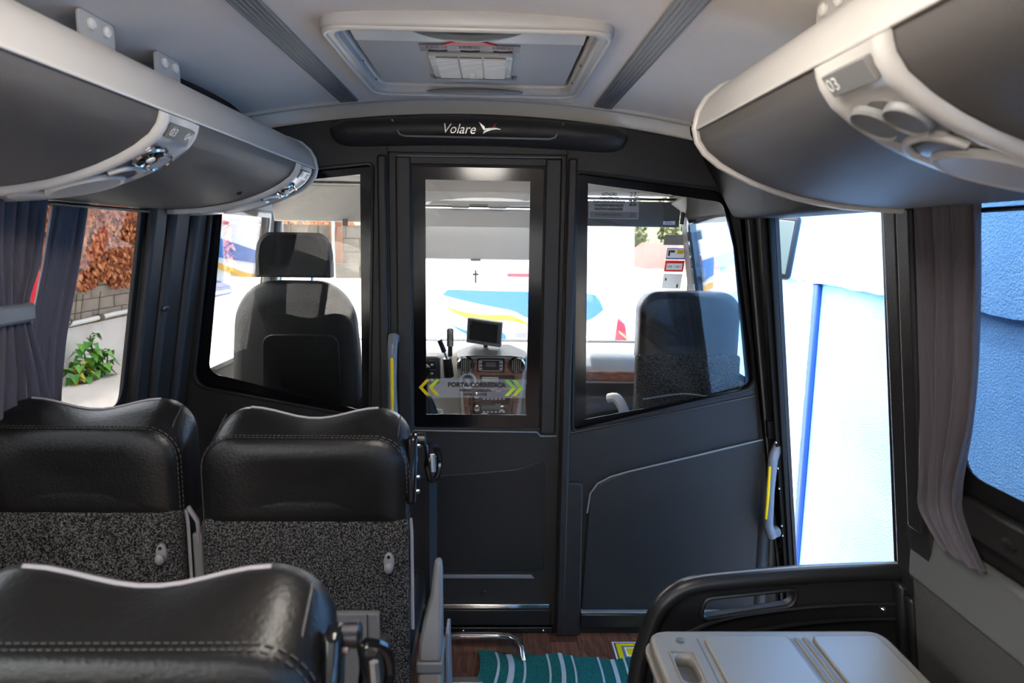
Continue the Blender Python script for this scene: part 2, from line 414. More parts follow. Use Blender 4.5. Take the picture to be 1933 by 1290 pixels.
# ------------------------------------------------------------------ partition
PT = 2.455
top = lambda a, b, n=10: [(a+(b-a)*i/n, zc(a+(b-a)*i/n)-.045) for i in range(n+1)]
LP_O = [(-.42, 1.772, .02), (-.88, 1.722, .07), (-.985, 1.60, .1), (-1.085, .975, .06), (-.447, .855, .02)]
LP_C = [(-.470, 1.735, .0), (-.90, 1.685, .03), (-.955, 1.60, .06), (-1.033, 1.02, .045), (-.478, .882, .0)]
RP_O = [(.287, 1.757, .02), (.83, 1.700, .09), (.885, 1.50, .1), (.985, .985, .06), (.303, .812, .02)]
RP_C = [(.335, 1.718, .0), (.82, 1.660, .04), (.87, 1.50, .1), (.953, .975, .05), (.352, .855, .0)]
wf = empty('wall_front', (X0, PT, 0), kind='structure')
lpo = [(-.368, .0), (-.368, zc(-.368)-.045)] + top(-.375, -1.0)[1:] + [(-1.03, 1.72), (-1.075, 1.5), (-1.155, 1.0), (-1.2, .6), (-1.2, 0)]
front('partition_panel', [lpo, rpoly(LP_O)], PT, .05, 'charcoal', wf, bev=.006)
rpo = [(.254, .0), (.254, zc(.254)-.045)] + top(.262, .86)[1:] + [(.90, 1.72), (.955, 1.5), (1.03, 1.0), (1.055, .6), (1.06, 0)]
front('partition_panel', [rpo, rpoly(RP_O)], PT, .05, 'charcoal', wf, bev=.006)
front('header_panel', [(-.375, 1.812)] + top(.262, -.375)[::-1] + [(.262, 1.812)], PT+.002, .05, 'charcoal', wf, bev=.003)
for nm, O, C in (('left', LP_O, LP_C), ('right', RP_O, RP_C)):
    o2 = rpoly(O); cx = sum(p[0] for p in o2)/len(o2); cz = sum(p[1] for p in o2)/len(o2)
    gp = front('glass_pane', [(cx+(p[0]-cx)*1.012, cz+(p[1]-cz)*1.012) for p in o2], PT+.022, .005, 'glass_part', wf)
    front('glass_border', [[(cx+(p[0]-cx)*1.01, cz+(p[1]-cz)*1.01) for p in o2], rpoly(C)], PT+.019, .0025, 'gloss_black', gp)
    rim = [(p[0], PT-.001, p[1]) for p in o2]
    MB().tube(rim, .006, 6, closed=True).build('window_rim', 'charcoal_smooth', wf)
# raised door jambs
for x0, x1, nm in ((-.405, -.372, 1), (.258, .292, 1)):
    box('door_jamb', (x0, PT-.022, 0.0), (x1, PT+.02, 1.80), 'charcoal', wf, bevel=.008)
# lower right moulded panel with crease
crease = rpoly([(.352, .10, .02), (.372, .60, .10), (.50, .662, .25), (1.04, .795), (1.062, .10, .02)])
front('lower_moulding', crease, PT-.012, .03, 'charcoal', wf, bev=.008)
MB().tube([(.365, PT-.012, .50), (.374, PT-.012, .575), (.40, PT-.012, .615), (.45, PT-.012, .643), (.52, PT-.012, .664), (.75, PT-.012, .722), (1.04, PT-.012, .796)], .0035, 8).build('crease_bead', 'grey_plastic', wf)
MB().tube([(.29, PT-.003, .806), (.6, PT-.003, .872), (.98, PT-.003, .955)], .004, 8).build('crease_bead', 'charcoal_smooth', wf)
front('lower_post', rpoly([(.262, .0, 0), (.262, .62, .02), (.345, .62, .02), (.352, .10, .01), (.352, .0, .01)]), PT-.02, .03, 'charcoal', wf, bev=.006)
box('kick_plate', (.352, PT-.025, .035), (1.03, PT, .095), 'black', wf, bevel=.006)
box('kick_strip', (.352, PT-.028, .098), (1.03, PT, .106), 'grey_plastic', wf, bevel=.002)
box('lower_moulding', (-1.18, PT-.012, .1), (-.42, PT+.01, .70), 'charcoal', wf, bevel=.012)
# left: small rounding toward the side wall
MB().tube([(-1.05, PT+.0, 1.70), (-1.08, PT, 1.5), (-1.16, PT, 1.0), (-1.21, PT, .7)], .045, 12).build('corner_cover', 'charcoal', wf)
MB().tube([(.84, PT+.02, 1.80), (.90, PT+.02, 1.66), (.94, PT+.02, 1.5), (1.015, PT+.02, 1.0), (1.04, PT+.02, .75), (1.05, PT+.02, 0)], .04, 14).build('corner_cover', 'charcoal', wf)

# header console with emblem
hc = empty('header_console', (X0, PT, 1.8), 'black padded header moulding with chrome emblem above the sliding door', 'panel')
def hz(x, d): return zc(x) - d
N = 60; rings = []
xa, xb = -.560, .462
prof = [(0, .052), (-.03, .054), (-.06, .064), (-.074, .085), (-.07, .112), (-.05, .132), (-.02, .143), (0, .145)]
for i in range(N+1):
    t_ = .5-.5*math.cos(math.pi*i/N); x = xa+(xb-xa)*t_; e = min(1, max(0, 1-(abs(2*t_-1))**16)**.45)
    e = max(e, .02); mid = .085
    rings.append([(x, PT+y*(.25+.75*e), zc(x)*.6+1.99*.4 - (mid+(d-mid)*e) - .008) for y, d in prof])
MB().loft(rings).build('console_body', 'charcoal', hc, angle=60)
zz = lambda x: zc(x)*.6+1.99*.4-.008
ins = [(-.345, zz(-.345)-.066), (-.318, zz(-.318)-.116), (-.30, zz(-.3)-.122), (-.06, zz(-.06)-.126), (.185, zz(.18)-.122), (.205, zz(.2)-.116), (.235, zz(.23)-.066)]
yy = lambda d: PT - .074 if d < .1 else PT-.066
MB().tube([(x, PT-.071 if (zz(x)-z) > .1 else PT-.062, z) for x, z in ins], .0035, 8).build('inset_bead', 'grey_plastic', hc)
em = empty('bird_emblem', (-.10, PT-.076, zz(-.1)-.1), 'small chrome bird emblem with lettering and a red wing tip', 'emblem')
zl = zz(-.05)-.101
text('lettering', 'Volare', .046, 'dark_chrome', at(-.117, PT-.0745, zl) @ Matrix.Rotation(R(.6), 4, 'Y') @ MXZ, em, th=.004, sx=.92, shear=.28)
bx = -.045
def birdp(name, pts, m): front(name, [(bx+p[0]*.001, zl+p[1]*.001) for p in pts], PT-.0765, .004, m, em)
birdp('wing', [(-8, 26), (12, 10), (16, -6), (6, 2)], 'chrome')
birdp('body', [(6, -14), (16, -8), (34, -1), (52, 2), (66, 0), (66, 3), (48, 7), (30, 6), (14, 4)], 'steel')
birdp('wing_tip', [(32, 4), (44, 6), (52, 22), (40, 12)], 'red')

# sliding door
dr = empty('door_1', (X0, PT+.02, 0), kind='structure')
DY = PT+.018
front('door_panel', [[(-.372, .02), (-.372, 1.818), (.258, 1.818), (.258, .02)], rect(-.287, .818, .178, 1.767, .012)], DY, .03, 'charcoal', dr, bev=.003)
gp = front('glass_pane', rect(-.292, .813, .183, 1.772, .012), DY+.012, .005, 'glass_part', dr)
front('glass_border', [rect(-.291, .814, .182, 1.771, .012), rect(-.242, .868, .130, 1.722)], DY+.009, .0025, 'gloss_black', gp)
for x0, x1 in ((-.345, -.290), (.181, .240)):
    box('door_stile', (x0, DY-.016, .80), (x1, DY+.004, 1.80), 'charcoal', dr, bevel=.007)
box('door_rail', (-.345, DY-.012, 1.771), (.24, DY+.004, 1.802), 'charcoal', dr, bevel=.006)
MB().tube([(-.34, DY-.012, 1.80), (.235, DY-.012, 1.803)], .0025, 6).build('door_bead', 'grey_plastic', dr)
MB().tube([(-.36, DY-.004, .793), (-.30, DY-.005, .797), (-.285, DY-.008, .81), (.17, DY-.008, .806), (.185, DY-.005, .79), (.245, DY-.004, .79)], .0035, 6).build('door_bead', 'grey_plastic', dr)
front('door_lower_panel', rpoly([(-.33, .25, .02), (-.33, .62, .05), (.10, .66, .06), (.205, .70, .02), (.21, .25, .02)]), DY-.003, .01, 'charcoal_smooth', dr, bev=.003)
front('trim_strip', [(-.36, .222), (.172, .222), (.16, .236), (-.36, .236)], DY-.007, .01, 'grey_plastic', dr, bev=.002)
box('trim_strip', (-.37, DY-.012, .098), (.235, DY, .118), 'chrome', dr, bevel=.004)
box('kick_plate', (-.37, DY-.014, .03), (.24, DY, .096), 'charcoal_smooth', dr, bevel=.004)
box('trim_strip', (-.372, DY-.022, .004), (.25, DY-.004, .027), 'dark_metal', dr, bevel=.004)
for x, z in ((-.02, .165),): MB().lathe([(.008, 0), (.008, .003), (.005, .006)], at(x, DY-.003, z) @ Matrix.Rotation(R(90), 4, 'X')).build('plug', 'charcoal_smooth', dr)
for x in (-.1, .21): MB().lathe([(.004, 0), (.004, .002), (.002, .004)], at(x, DY-.022, .015) @ Matrix.Rotation(R(90), 4, 'X'), 10).build('screw', 'chrome', dr)
# door wording on the glass
YG = DY+.0075
TX = -.05
text('door_lettering', 'PORTA CORREDIÇA', .0235, 'ink', at(TX-.005, YG, .981) @ MXZ, dr, th=.001, bold=.0011)
text('door_lettering', 'PUERTA CORREDIZA', .0125, 'ink', at(TX-.01, YG, .960) @ MXZ, dr, th=.001, bold=.0006)
text('door_lettering', 'SLIDING DOOR', .0125, 'ink', at(TX-.01, YG, .945) @ MXZ, dr, th=.001, bold=.0006)
front('door_film', rect(-.235, .932, .125, 1.004), YG+.001, .0006, 'film', dr)
for x0, sgn, ms in ((-.228, -1, ('yellow', 'yellow')), (-.192, -1, ('lime', 'yellow')), (.048, 1, ('green_mark', 'lime')), (.075, 1, ('green_mark', 'lime'))):
    for h, mm in ((1, ms[0]), (-1, ms[1])):
        a = .027*sgn; w_ = .015*sgn
        front('chevron', [(x0, .970+h*.030), (x0+w_, .970+h*.030), (x0+w_+a, .970), (x0+a, .970)], YG, .001, mm, dr)

# ------------------------------------------------------------------ pillars, door frame on the right, trims
def pillar(name, s, y0, y1, z0, z1, d, m, parent=None, kind='structure', bevel=.012, sl=0, sl1=None):
    p = []
    for z in (z0, z1):
        x = wx(s, z)
        a = y0+sl*(1.6-z); b_ = y1+(sl if sl1 is None else sl1)*(1.6-z)
        q = [(x-s*d, a, z), (x-s*d, b_, z), (x+s*.0, b_, z), (x+s*.0, a, z)]
        p += q
    o = MB().hexa(p).build(name, m, parent, bevel)
    if kind and parent is None: props(o, kind=kind)
    return o
lp = empty('trim_5', (wx(-1, 1), 2.3, 0), kind='structure')
pillar('pillar_cover', -1, 2.14, 2.225, .3, 1.62, .035, 'charcoal', lp)
pillar('pillar_cover', -1, 2.235, 2.36, .3, 1.62, .05, 'charcoal', lp, bevel=.02)
pillar('pillar_cover', -1, 2.365, 2.46, .3, 1.62, .065, 'charcoal', lp, bevel=.02)
MB().lathe([(.028, 0), (.026, .004), (.012, .006)], frame((wx(-1, 1.29)+.05, 2.235, 1.28), (0, 1, 0), (0, 0, 1)), 16, 1, .35).build('pillar_notch', 'black', lp)
rp = empty('trim_6', (wx(1, 1), 1.55, 0), kind='structure')
pillar('pillar_cover', 1, 1.60, 1.632, .0, 1.62, .02, 'black', rp, sl=.06)
pillar('pillar_cover', 1, 1.535, 1.60, .1, 1.62, .035, 'charcoal', rp, sl=.05)
pillar('pillar_cover', 1, 1.44, 1.53, .1, 1.62, .04, 'charcoal', rp, bevel=.01, sl=.05)
pillar('pillar_cover', 1, 1.46, 1.515, .84, 1.60, .052, 'charcoal', rp, bevel=.008, sl=.05)
pillar('pillar_foot', 1, 1.60, 1.665, .0, .66, .055, 'charcoal_smooth', rp, bevel=.012)
pillar('pillar_foot', 1, 1.565, 1.598, .0, .64, .05, 'charcoal_smooth', rp, bevel=.01)
dj = empty('trim_7', (wx(1, 1), 2.38, 0), kind='structure')
SJ = .10
pillar('door_post', 1, 2.39, 2.455, -.3, 1.68, .06, 'black', dj, sl=.05, sl1=0)
pillar('door_post', 1, 2.335, 2.385, -.3, 1.64, .03, 'charcoal_smooth', dj, bevel=.006, sl=.09, sl1=.05)
pillar('door_seal', 1, 2.285, 2.31, -.3, 1.64, .022, 'rubber', dj, bevel=.012, sl=SJ, sl1=SJ-.02)
pillar('door_seal', 1, 2.314, 2.324, -.3, 1.64, .036, 'rubber', dj, bevel=.003, sl=SJ-.02)
pillar('door_gear', 1, 2.345, 2.375, .80, .87, .05, 'rubber', dj, bevel=.005, sl=.08)
pillar('lock_plate', 1, 2.30, 2.33, .34, .42, .04, 'dark_metal', dj, bevel=.004, sl=.1)
MB().lathe([(.018, 0), (.018, .012), (.006, .015)], frame((wx(1, .38)-.04, 2.437, .38), (0, 1, 0), (0, 0, 1)), 14, .5, 1).build('latch', 'chrome', dj)
for z in (.80, .70, .62, .47, .43):
    MB().lathe([(.005, 0), (.005, .003), (.002, .006)], frame((wx(1, z)-.036, 2.32+.07*(1.6-z), z), (0, -1, 0), (0, 0, 1)), 10).build('bolt', 'chrome', dj)
props(MB().hexa([(wx(1, 1.60)-.08, 1.64, 1.60), (wx(1, 1.6)-.08, 2.47, 1.60), (wx(1, 1.6)+.05, 2.47, 1.60), (wx(1, 1.6)+.05, 1.64, 1.60), (.66, 1.64, 1.93), (.66, 2.47, 1.93), (.95, 2.47, 1.93), (.95, 1.64, 1.93)]).build('trim_8', 'rubber', bevel=.02), kind='structure')
# right side lining below the window
sl = empty('trim_9', (1.1, 1.2, 0), kind='structure')
def slab(name, y0, y1, z0, z1, d0, d1, m, parent, bevel=.01):
    p = []
    for z, d in ((z0, d0), (z1, d1)):
        x = wx(1, z); p += [(x-d, y0, z), (x-d, y1, z), (x+.0, y1, z), (x+.0, y0, z)]
    return MB().hexa(p).build(name, m, parent, bevel)
slab('lining_panel', -1, 1.56, .05, .72, .05, .045, 'side_fabric', sl)
slab('lining_roll', -1, 1.575, .70, .855, .05, .03, 'side_trim', sl, .015)
slab('window_sill', -1, 1.48, .90, .985, .03, .03, 'charcoal', sl)
MB().lathe([(.02, 0), (.02, .004), (.01, .006)], frame((wx(1, .94)-.03, 1.24, .94), (0, -1, 0), (0, 0, 1)), 16, 1, .5).build('screw_cover', 'charcoal_smooth', sl)

# ------------------------------------------------------------------ grab handles
def handle(name, base, zt, zb, ex, outv, label):
    t = empty(name, (base[0], base[1], zb), label, 'handle')
    b = Vector(base); o = Vector(outv); pts = []; H = zt-zb
    for i in range(15):
        q = i/14; bow = min(1, math.sin(math.pi*q)*2.2)**.7
        pts.append(Vector((b.x, b.y, zb+H*q)) + o*(.012+.03*bow) + Vector(ex)*(.012*math.sin(math.pi*q)))
    MB().tube(pts, [.014+.005*abs(2*i/14-1) for i in range(15)], 12).build('grip', 'handle_grey', t)
    a = [p + o*.0135 for p in pts[3:12]]
    MB().tube(a, .0062, 8).build('yellow_strip', 'yellow', t)
    for z in (zb+.012, zt-.012):
        MB().tube([Vector((b.x, b.y, z)) - o*.01, Vector((b.x, b.y, z)) + o*.03], [.022, .016], 12).build('mount', 'mid_grey', t)
        MB().lathe([(.009, 0), (.009, .002), (.004, .003)], frame(Vector((b.x, b.y, z+(.016 if z < (zt+zb)/2 else -.02))) + o*.035, (1, 0, 0) if abs(o.y) > .5 else (0, 1, 0), (0, 0, 1)) @ Matrix.Rotation(0 if abs(o.y) > .5 else R(180), 4, 'Y'), 12).build('screw_cap', 'charcoal_smooth', t)
    return t
handle('grab_handle', (-.352, PT-.022, 0), 1.17, .84, (0, 0, 0), (0, -1, 0), 'grey grab handle with yellow strip on the post left of sliding door')
handle('grab_handle', (1.07, 2.405, 0), .785, .43, (0, -.0, 0), (-.85, -.5, 0), 'grey grab handle with yellow strip at the entrance doorway')

# ------------------------------------------------------------------ roof hatch
rh = empty('roof_hatch', (X0, 1.88, 1.96), 'grey emergency roof hatch with vent grille and warning stickers', 'hatch')
ZH = 1.985
def hloop(x0, y0, x1, y1, r): return rpoly([(x0, y0, r), (x1, y0, r), (x1, y1, r), (x0, y1, r)], 8)
def hring(name, z0, z1, o, i, m, bev):
    return plate(name, [hloop(*o), hloop(*i)], at(0, 0, (z0+z1)/2), z1-z0, m, rh, bev)
hring('hatch_frame', 1.955, 1.997, (-.382, 1.518, .262, 2.212, .07), (-.345, 1.556, .225, 2.175, .05), 'hatch_frame_grey', .010)
hring('hatch_frame_lip', 1.950, 1.962, (-.378, 1.522, .258, 2.208, .068), (-.366, 1.534, .246, 2.196, .06), 'light_grey', .005)
hring('hatch_well', 1.975, 2.06, (-.35, 1.55, .23, 2.18, .04), (-.338, 1.562, .218, 2.168, .035), 'hatch_light', 0)
plate('hatch_lid_back', [rect(-.345, 1.555, .225, 2.175)], at(0, 0, 2.062), .006, 'hatch_light', rh)
rows = [(1.585, 1.990), (1.64, 1.980), (1.693, 1.974), (1.75, 1.972), (2.05, 1.972), (2.12, 1.974), (2.145, 1.978)]
MB().loft([[(-.326, y, z), (.206, y, z), (.206, y, z+.012), (-.326, y, z+.012)] for y, z in rows[2:]]).build('hatch_cover', 'hatch_panel', rh)
MB().loft([[(-.328, y, z), (.208, y, z), (.208, y, z+.012), (-.328, y, z+.012)] for y, z in rows[:3]]).build('hatch_cover_lit_edge', 'hatch_light', rh)  # paler colour paints the light caught by the sloping near band
zf = 1.972
DN = Matrix.Rotation(R(180), 4, 'X')
def dn(x, y, z): return at(x, y, z) @ Matrix(((1,0,0,0),(0,-1,0,0),(0,0,-1,0),(0,0,0,1)))
VX, VY = -.060, 1.885
plate('vent_grille', [rect(VX-.108, VY-.113, VX+.106, VY+.113, .012)], at(0, 0, zf-.004), .010, 'light_grey', rh, .003)
for j in range(3):
    mb = MB(); x0 = VX-.088 + j*.060
    for i in range(16): mb.box((x0, VY-.098+i*.0124, zf-.0155), (x0+.055, VY-.098+i*.0124+.0072, zf-.0092))
    o = mb.build('vent_slats', 'hatch_light', rh, smooth=False); o['kind'] = 'stuff'
    box('vent_slot', (x0, VY-.102, zf-.0105), (x0+.055, VY+.102, zf-.0088), 'mid_grey', rh)
MB().box((VX-.008, VY+.03, zf-.026), (VX+.008, VY+.052, zf-.012)).build('vent_latch', 'white', rh, .002)
for sx in (-.099, .097):
    for dy in (-.08, 0, .08): MB().lathe([(.005, 0), (.005, .002), (.002, .004)], dn(VX+sx, VY+dy, zf-.009), 10).build('screw', 'white', rh)
plate('sticker', [rect(-.182, 1.706, .060, 1.765)], at(0, 0, zf-.001), .0015, 'sticker_grey', rh)
plate('sticker_triangle', [[(-.127, 1.706), (.006, 1.706), (-.061, 1.652)]], at(0, 0, zf+.0015), .006, 'red', rh)
for x in (-.140, -.062, .018):
    for r_ in range(2): text('sticker_lettering', 'EMERGÊNCIA', .0105, 'dark_red', dn(x, 1.716+r_*.011, zf-.002), rh, th=.0006, sx=.8)
    MB().tube([(x-.022, 1.749, zf-.003), (x, 1.755, zf-.003), (x+.024, 1.747, zf-.003)], .0016, 5).build('sticker_arrow', 'ink', rh)
plate('sticker', [rect(-.182, 2.006, .062, 2.056)], at(0, 0, zf-.001), .0015, 'sticker_grey', rh)
text('sticker_lettering', 'SAÍDA DE EMERGÊNCIA', .0215, 'ink', dn(-.060, 2.020, zf-.002), rh, th=.0008, sx=.80)
text('sticker_lettering', 'SALIDA DE EMERGENCIA', .0205, 'ink', dn(-.060, 2.042, zf-.002), rh, th=.0008, sx=.80)
for x in (-.170, .050):
    MB().add([(x-.0015, 2.05, zf-.002), (x+.0015, 2.05, zf-.002), (x+.0015, 2.022, zf-.002), (x+.007, 2.022, zf-.002), (x, 2.010, zf-.002), (x-.007, 2.022, zf-.002), (x-.0015, 2.022, zf-.002)], [(0, 1, 2, 3, 4, 5, 6)]).build('sticker_arrow', 'ink', rh, solid=.0006, smooth=False)
for y, sg, w_ in ((1.556, 1, .118), (2.172, -1, .145)):
    pts = [(VX-w_+2*w_*i/14, y + sg*.030*math.sin(math.pi*i/14), 1.960-.004*math.sin(math.pi*i/14)) for i in range(15)]
    MB().tube(pts, [.004+.014*math.sin(math.pi*i/14)**.6 for i in range(15)], 10, flat=.55).build('hatch_handle', 'grey_plastic', rh)
for x in (-.34, .22):
    for y in (1.85, 2.05): MB().lathe([(.006, 0), (.006, .003)], frame((x, y, 1.966), (0, 1, 0), (0, 0, 1)) , 10, 1, .6).build('screw', 'chrome', rh)

# ------------------------------------------------------------------ luggage racks
XB = -.10
PR = [(0.80,1.868),(0.66,1.862),(0.605,1.852),(0.565,1.835),(0.538,1.812),(0.523,1.785),(0.517,1.752)]
PC = [(0.519,1.746),(0.524,1.726),(0.540,1.704),(0.572,1.680),(0.605,1.662),(0.641,1.646),(0.686,1.630),(0.733,1.617),(0.785,1.607),(0.837,1.600),(0.895,1.596),(0.965,1.594)]
def arc(P):
    L = [0]
    for a, b in zip(P, P[1:]): L.append(L[-1]+math.hypot(b[0]-a[0], b[1]-a[1]))
    return L
LC = arc(PC)
def pat(s):       # point, tangent, outward normal on the cloth profile
    for i in range(len(PC)-1):
        if s <= LC[i+1] or i == len(PC)-2:
            q = (s-LC[i])/(LC[i+1]-LC[i]); a = Vector(PC[i]); b = Vector(PC[i+1]); p = a+(b-a)*q; tg = (b-a).normalized()
            i0 = max(i-1, 0); i1 = min(i+2, len(PC)-1); tg = (Vector(PC[i1])-Vector(PC[i0])).normalized()
            return p, tg, Vector((-tg.y*-1*-1, tg.x*-1*-1)) if False else Vector((tg.y, -tg.x))
def rack(s, y0, y1, panels, label, locks, brackets):
    t = empty('luggage_rack', (XB+s*.75, (y0+y1)/2, 1.6), label, 'luggage rack')
    X = lambda u: XB+s*u
    def ext(name, P, ya, yb, m, inner=.012, **k):
        Pn = [(u+.0, z+inner) for u, z in P]
        ring = [(X(u), z) for u, z in P]; 
        # close by an offset copy
        off = []
        for i, (u, z) in enumerate(P):
            a = P[max(i-1, 0)]; b = P[min(i+1, len(P)-1)]; d = Vector((b[0]-a[0], b[1]-a[1])).normalized()
            nrm = Vector((d.y, -d.x)); off.append((X(u-nrm.x*inner), z-nrm.y*inner))
        loop = ring + off[::-1]
        return MB().loft([[(x, y, z) for x, z in loop] for y in (ya, yb)]).build(name, m, t, angle=50, **k)
    ext('upper_rail', PR, y0, y1-.012, 'rack_rail', .02)
    ext('lower_panel', PC, y0, y1-.012, 'rack_cloth', .012)
    MB().tube([(X(.516), y0, 1.7485), (X(.516), y1-.01, 1.7485)], .0035, 8).build('seam_bead', 'light_grey', t)
    # end cap
    full = PR + PC
    loop = [(X(u), z) for u, z in full] + [(X(.965), 1.87)]
    MB().loft([[(x, y, z) for x, z in loop] for y in (y1-.014, y1)]).build('end_cap', 'rack_rail', t, angle=50)
    MB().tube([(X(u-.004*(1 if u < .6 else 0)), y1-.004, z-.003) for u, z in full[1:]], .007, 8).build('end_cap_rim', 'light_grey', t)
    for (ya, yb, busy) in panels:
        p = empty('service_panel', (X(.6), (ya+yb)/2, 1.7)); p.parent = t; p.matrix_parent_inverse = Matrix.Translation(-PW(t))
        # panel body: proud strip over the profile with raised side edges
        S = [LC[-1]*i/40*.97 for i in range(41)]
        rings = []
        for sv in S:
            q, tg, nm = pat(sv)
            pr = .0
            ring = []
            for (f, h) in ((0, .001), (0, .010), (.05, .016), (.12, .015), (.18, .010), (.82, .010), (.88, .015), (.95, .016), (1, .010), (1, .001)):
                ring.append((X(q.x+nm.x*h), ya+(yb-ya)*f, q.y+nm.y*h))
            rings.append(ring)
        MB().loft(rings).build('panel_body', 'light_grey', p, angle=60)
        W = yb-ya; yc = (ya+yb)/2
        def fr(sv, y, h=.011):
            q, tg, nm = pat(sv)
            return frame((X(q.x+nm.x*h), y, q.y+nm.y*h), (0, 1 if s < 0 else -1, 0), (-s*tg.x, 0, -tg.y)) 
        # number display close to the rail
        M = fr(.026, yc, .0125)
        plate('number_display', [rect(-W*.31, -.015, W*.31, .015, .002)], M, .010, 'grey_plastic' if s > 0 else 'display_grey', p, .001)
        text('seat_number', '03', .024, 'white', M @ at(-W*.21, 0, .0055), p, th=.0006, sx=1.1)
        if s < 0: text('seat_number', '04', .024, 'white', M @ at(W*.21, 0, .0055), p, th=.0006, sx=1.1)
        # recessed darker field
        mb = MB(); rings = []
        for i in range(25):
            sv = .062 + .13*i/24; e = math.sqrt(max(0.0, 1-(2*i/24-1)**2))*.5+.02
            if i > 12: e = (.5+.02)*(1-(i-12)/12)**.8+.04
            q, tg, nm = pat(sv)
            rings.append([(X(q.x+nm.x*.0118), yc+W*.66*(f-.5)*min(1, e*1.9), q.y+nm.y*.0118) for f in (0, .5, 1)] + [(X(q.x+nm.x*.009), yc+W*.66*(f-.5)*min(1, e*1.9), q.y+nm.y*.009) for f in (1, .5, 0)])
        mb.loft(rings).build('control_field', 'mid_grey' if s < 0 else 'grey_plastic', p, angle=60)
        for i, (dy, sv, r_) in enumerate(((-.19 if s > 0 else .2, .098, .026), (.17 if s > 0 else -.17, .090, .029))):
            M = fr(sv, yc-dy*W*-1 if s > 0 else yc+dy*W, .011)
            o = MB().lathe([(r_*1.12, 0), (r_*1.12, .006), (r_*1.02, .010), (r_*.95, .007), (r_*.2, .0065)], M, 28).build('air_nozzle' if (i or s > 0) else 'air_nozzle', 'grey_plastic' if s > 0 else 'chrome', p)
            if s < 0 and i == 1:
                for a in range(8): MB().box((-.0025, .006, .006), (.0025, r_*.9, .0105), M @ Matrix.Rotation(a*math.pi/4, 4, 'Z')).build('nozzle_vane', 'dark_metal', o)
                MB().lathe([(.009, 0), (.009, .013), (.005, .015)], M, 16).build('nozzle_hub', 'white', o)
            else:
                MB().lathe([(r_*.9, 0), (r_*.9, .007), (r_*.4, .0085)], M, 28).build('nozzle_face', 'light_grey' if s < 0 else 'grey_plastic', o)
        M = fr(.138, yc + W*(.18 if s > 0 else -.2)*-1, .011)
        MB().lathe([(.011, 0), (.011, .005), (.008, .007)], M, 20, 1.2, .8).build('call_button', 'light_grey', p)
        # reading light arch
        M = fr(.152, yc, .012)
        MB().tube([M @ Vector((W*.30*math.cos(a), .035*math.sin(a)-.012, .004)) for a in [math.pi*j/16 for j in range(17)]], .0055, 8).build('lamp_surround', 'light_grey', p)
        MB().lathe([(W*.25, 0), (W*.25, .004), (W*.12, .006)], M @ at(0, -.012, 0), 24, 1, .55).build('reading_lamp', 'mid_grey' if s < 0 else 'handle_grey', p)
        # loudspeaker
        M = fr(.235, yc, .010)
        so = MB().lathe([(.075, 0), (.075, .006), (.070, .010), (.062, .007)], M, 36, W*.40/.075, 1).build('speaker_surround', 'light_grey', p)
        MB().lathe([(.064, 0), (.064, .0085), (.03, .0115)], M, 36, W*.40/.075, 1).build('speaker_grille', 'speaker_mesh', so)
        M = fr(.34, yc, .010)
        MB().lathe([(W*.3, 0), (W*.3, .006), (W*.24, .009)], M, 24, 1, .9).build('panel_lamp', 'light_grey', p)
    for (y, sv) in locks:
        q, tg, nm = pat(sv); M = frame((X(q.x), y, q.y), (0, 1 if s < 0 else -1, 0), (-s*tg.x, 0, -tg.y))
        MB().lathe([(.009, -.004), (.009, .003), (.006, .006), (.003, .004)], M, 16).build('lock', 'dark_metal', t)
    for y in brackets:
        zt = zc(X(.675))-.001
        o = plate('bracket', [rpoly([(-.06, 1.858), (.06, 1.858), (.06, zt, .012), (-.06, zt, .012)])], frame((X(.668), y, 0), (0, -s, 0), (0, 0, 1)) , .006, 'light_grey', t, .001)
        for a in (-.026, .026): MB().lathe([(.011, 0), (.011, .005), (.006, .009)], frame((X(.664), y+a, zt-.02), (0, -s, 0), (0, 0, 1)), 12).build('bracket_bolt', 'hatch_light', o)
    MB().tube(smooth_path([(X(.74), y1-.75, 1.885), (X(.70), y1-.62, 1.893), (X(.70), y1-.3, 1.893), (X(.73), y1-.08, 1.88)]), .018, 8).build('cable_conduit', 'rubber', t)
    # black back wall and hinge tube towards the ceiling
    xa, xb_ = sorted((X(.93), X(.965)))
    box('back_plate', (xa, y0, 1.60), (xb_, y1-.012, 1.87), 'black', t)
    return t
ribmat('speaker_mesh', (.40, .39, .37), .45, 'DIAGONAL', 140, .4)
rack(-1, -3.1, 2.445, [(-.42, -.26, 1), (.46, .61, 1), (1.325, 1.475, 1), (2.21, 2.355, 1)], 'grey overhead luggage rack reaching to the partition, above the curtained window', [(2.08, .175)], (.45, .95, 1.41, 1.70))
rack(1, -3.1, 1.45, [(-1.1, -.94, 1), (-.10, .06, 1), (.75, .905, 1)], 'grey overhead luggage rack ending beside the entrance doorway', [], (.6, 1.2))

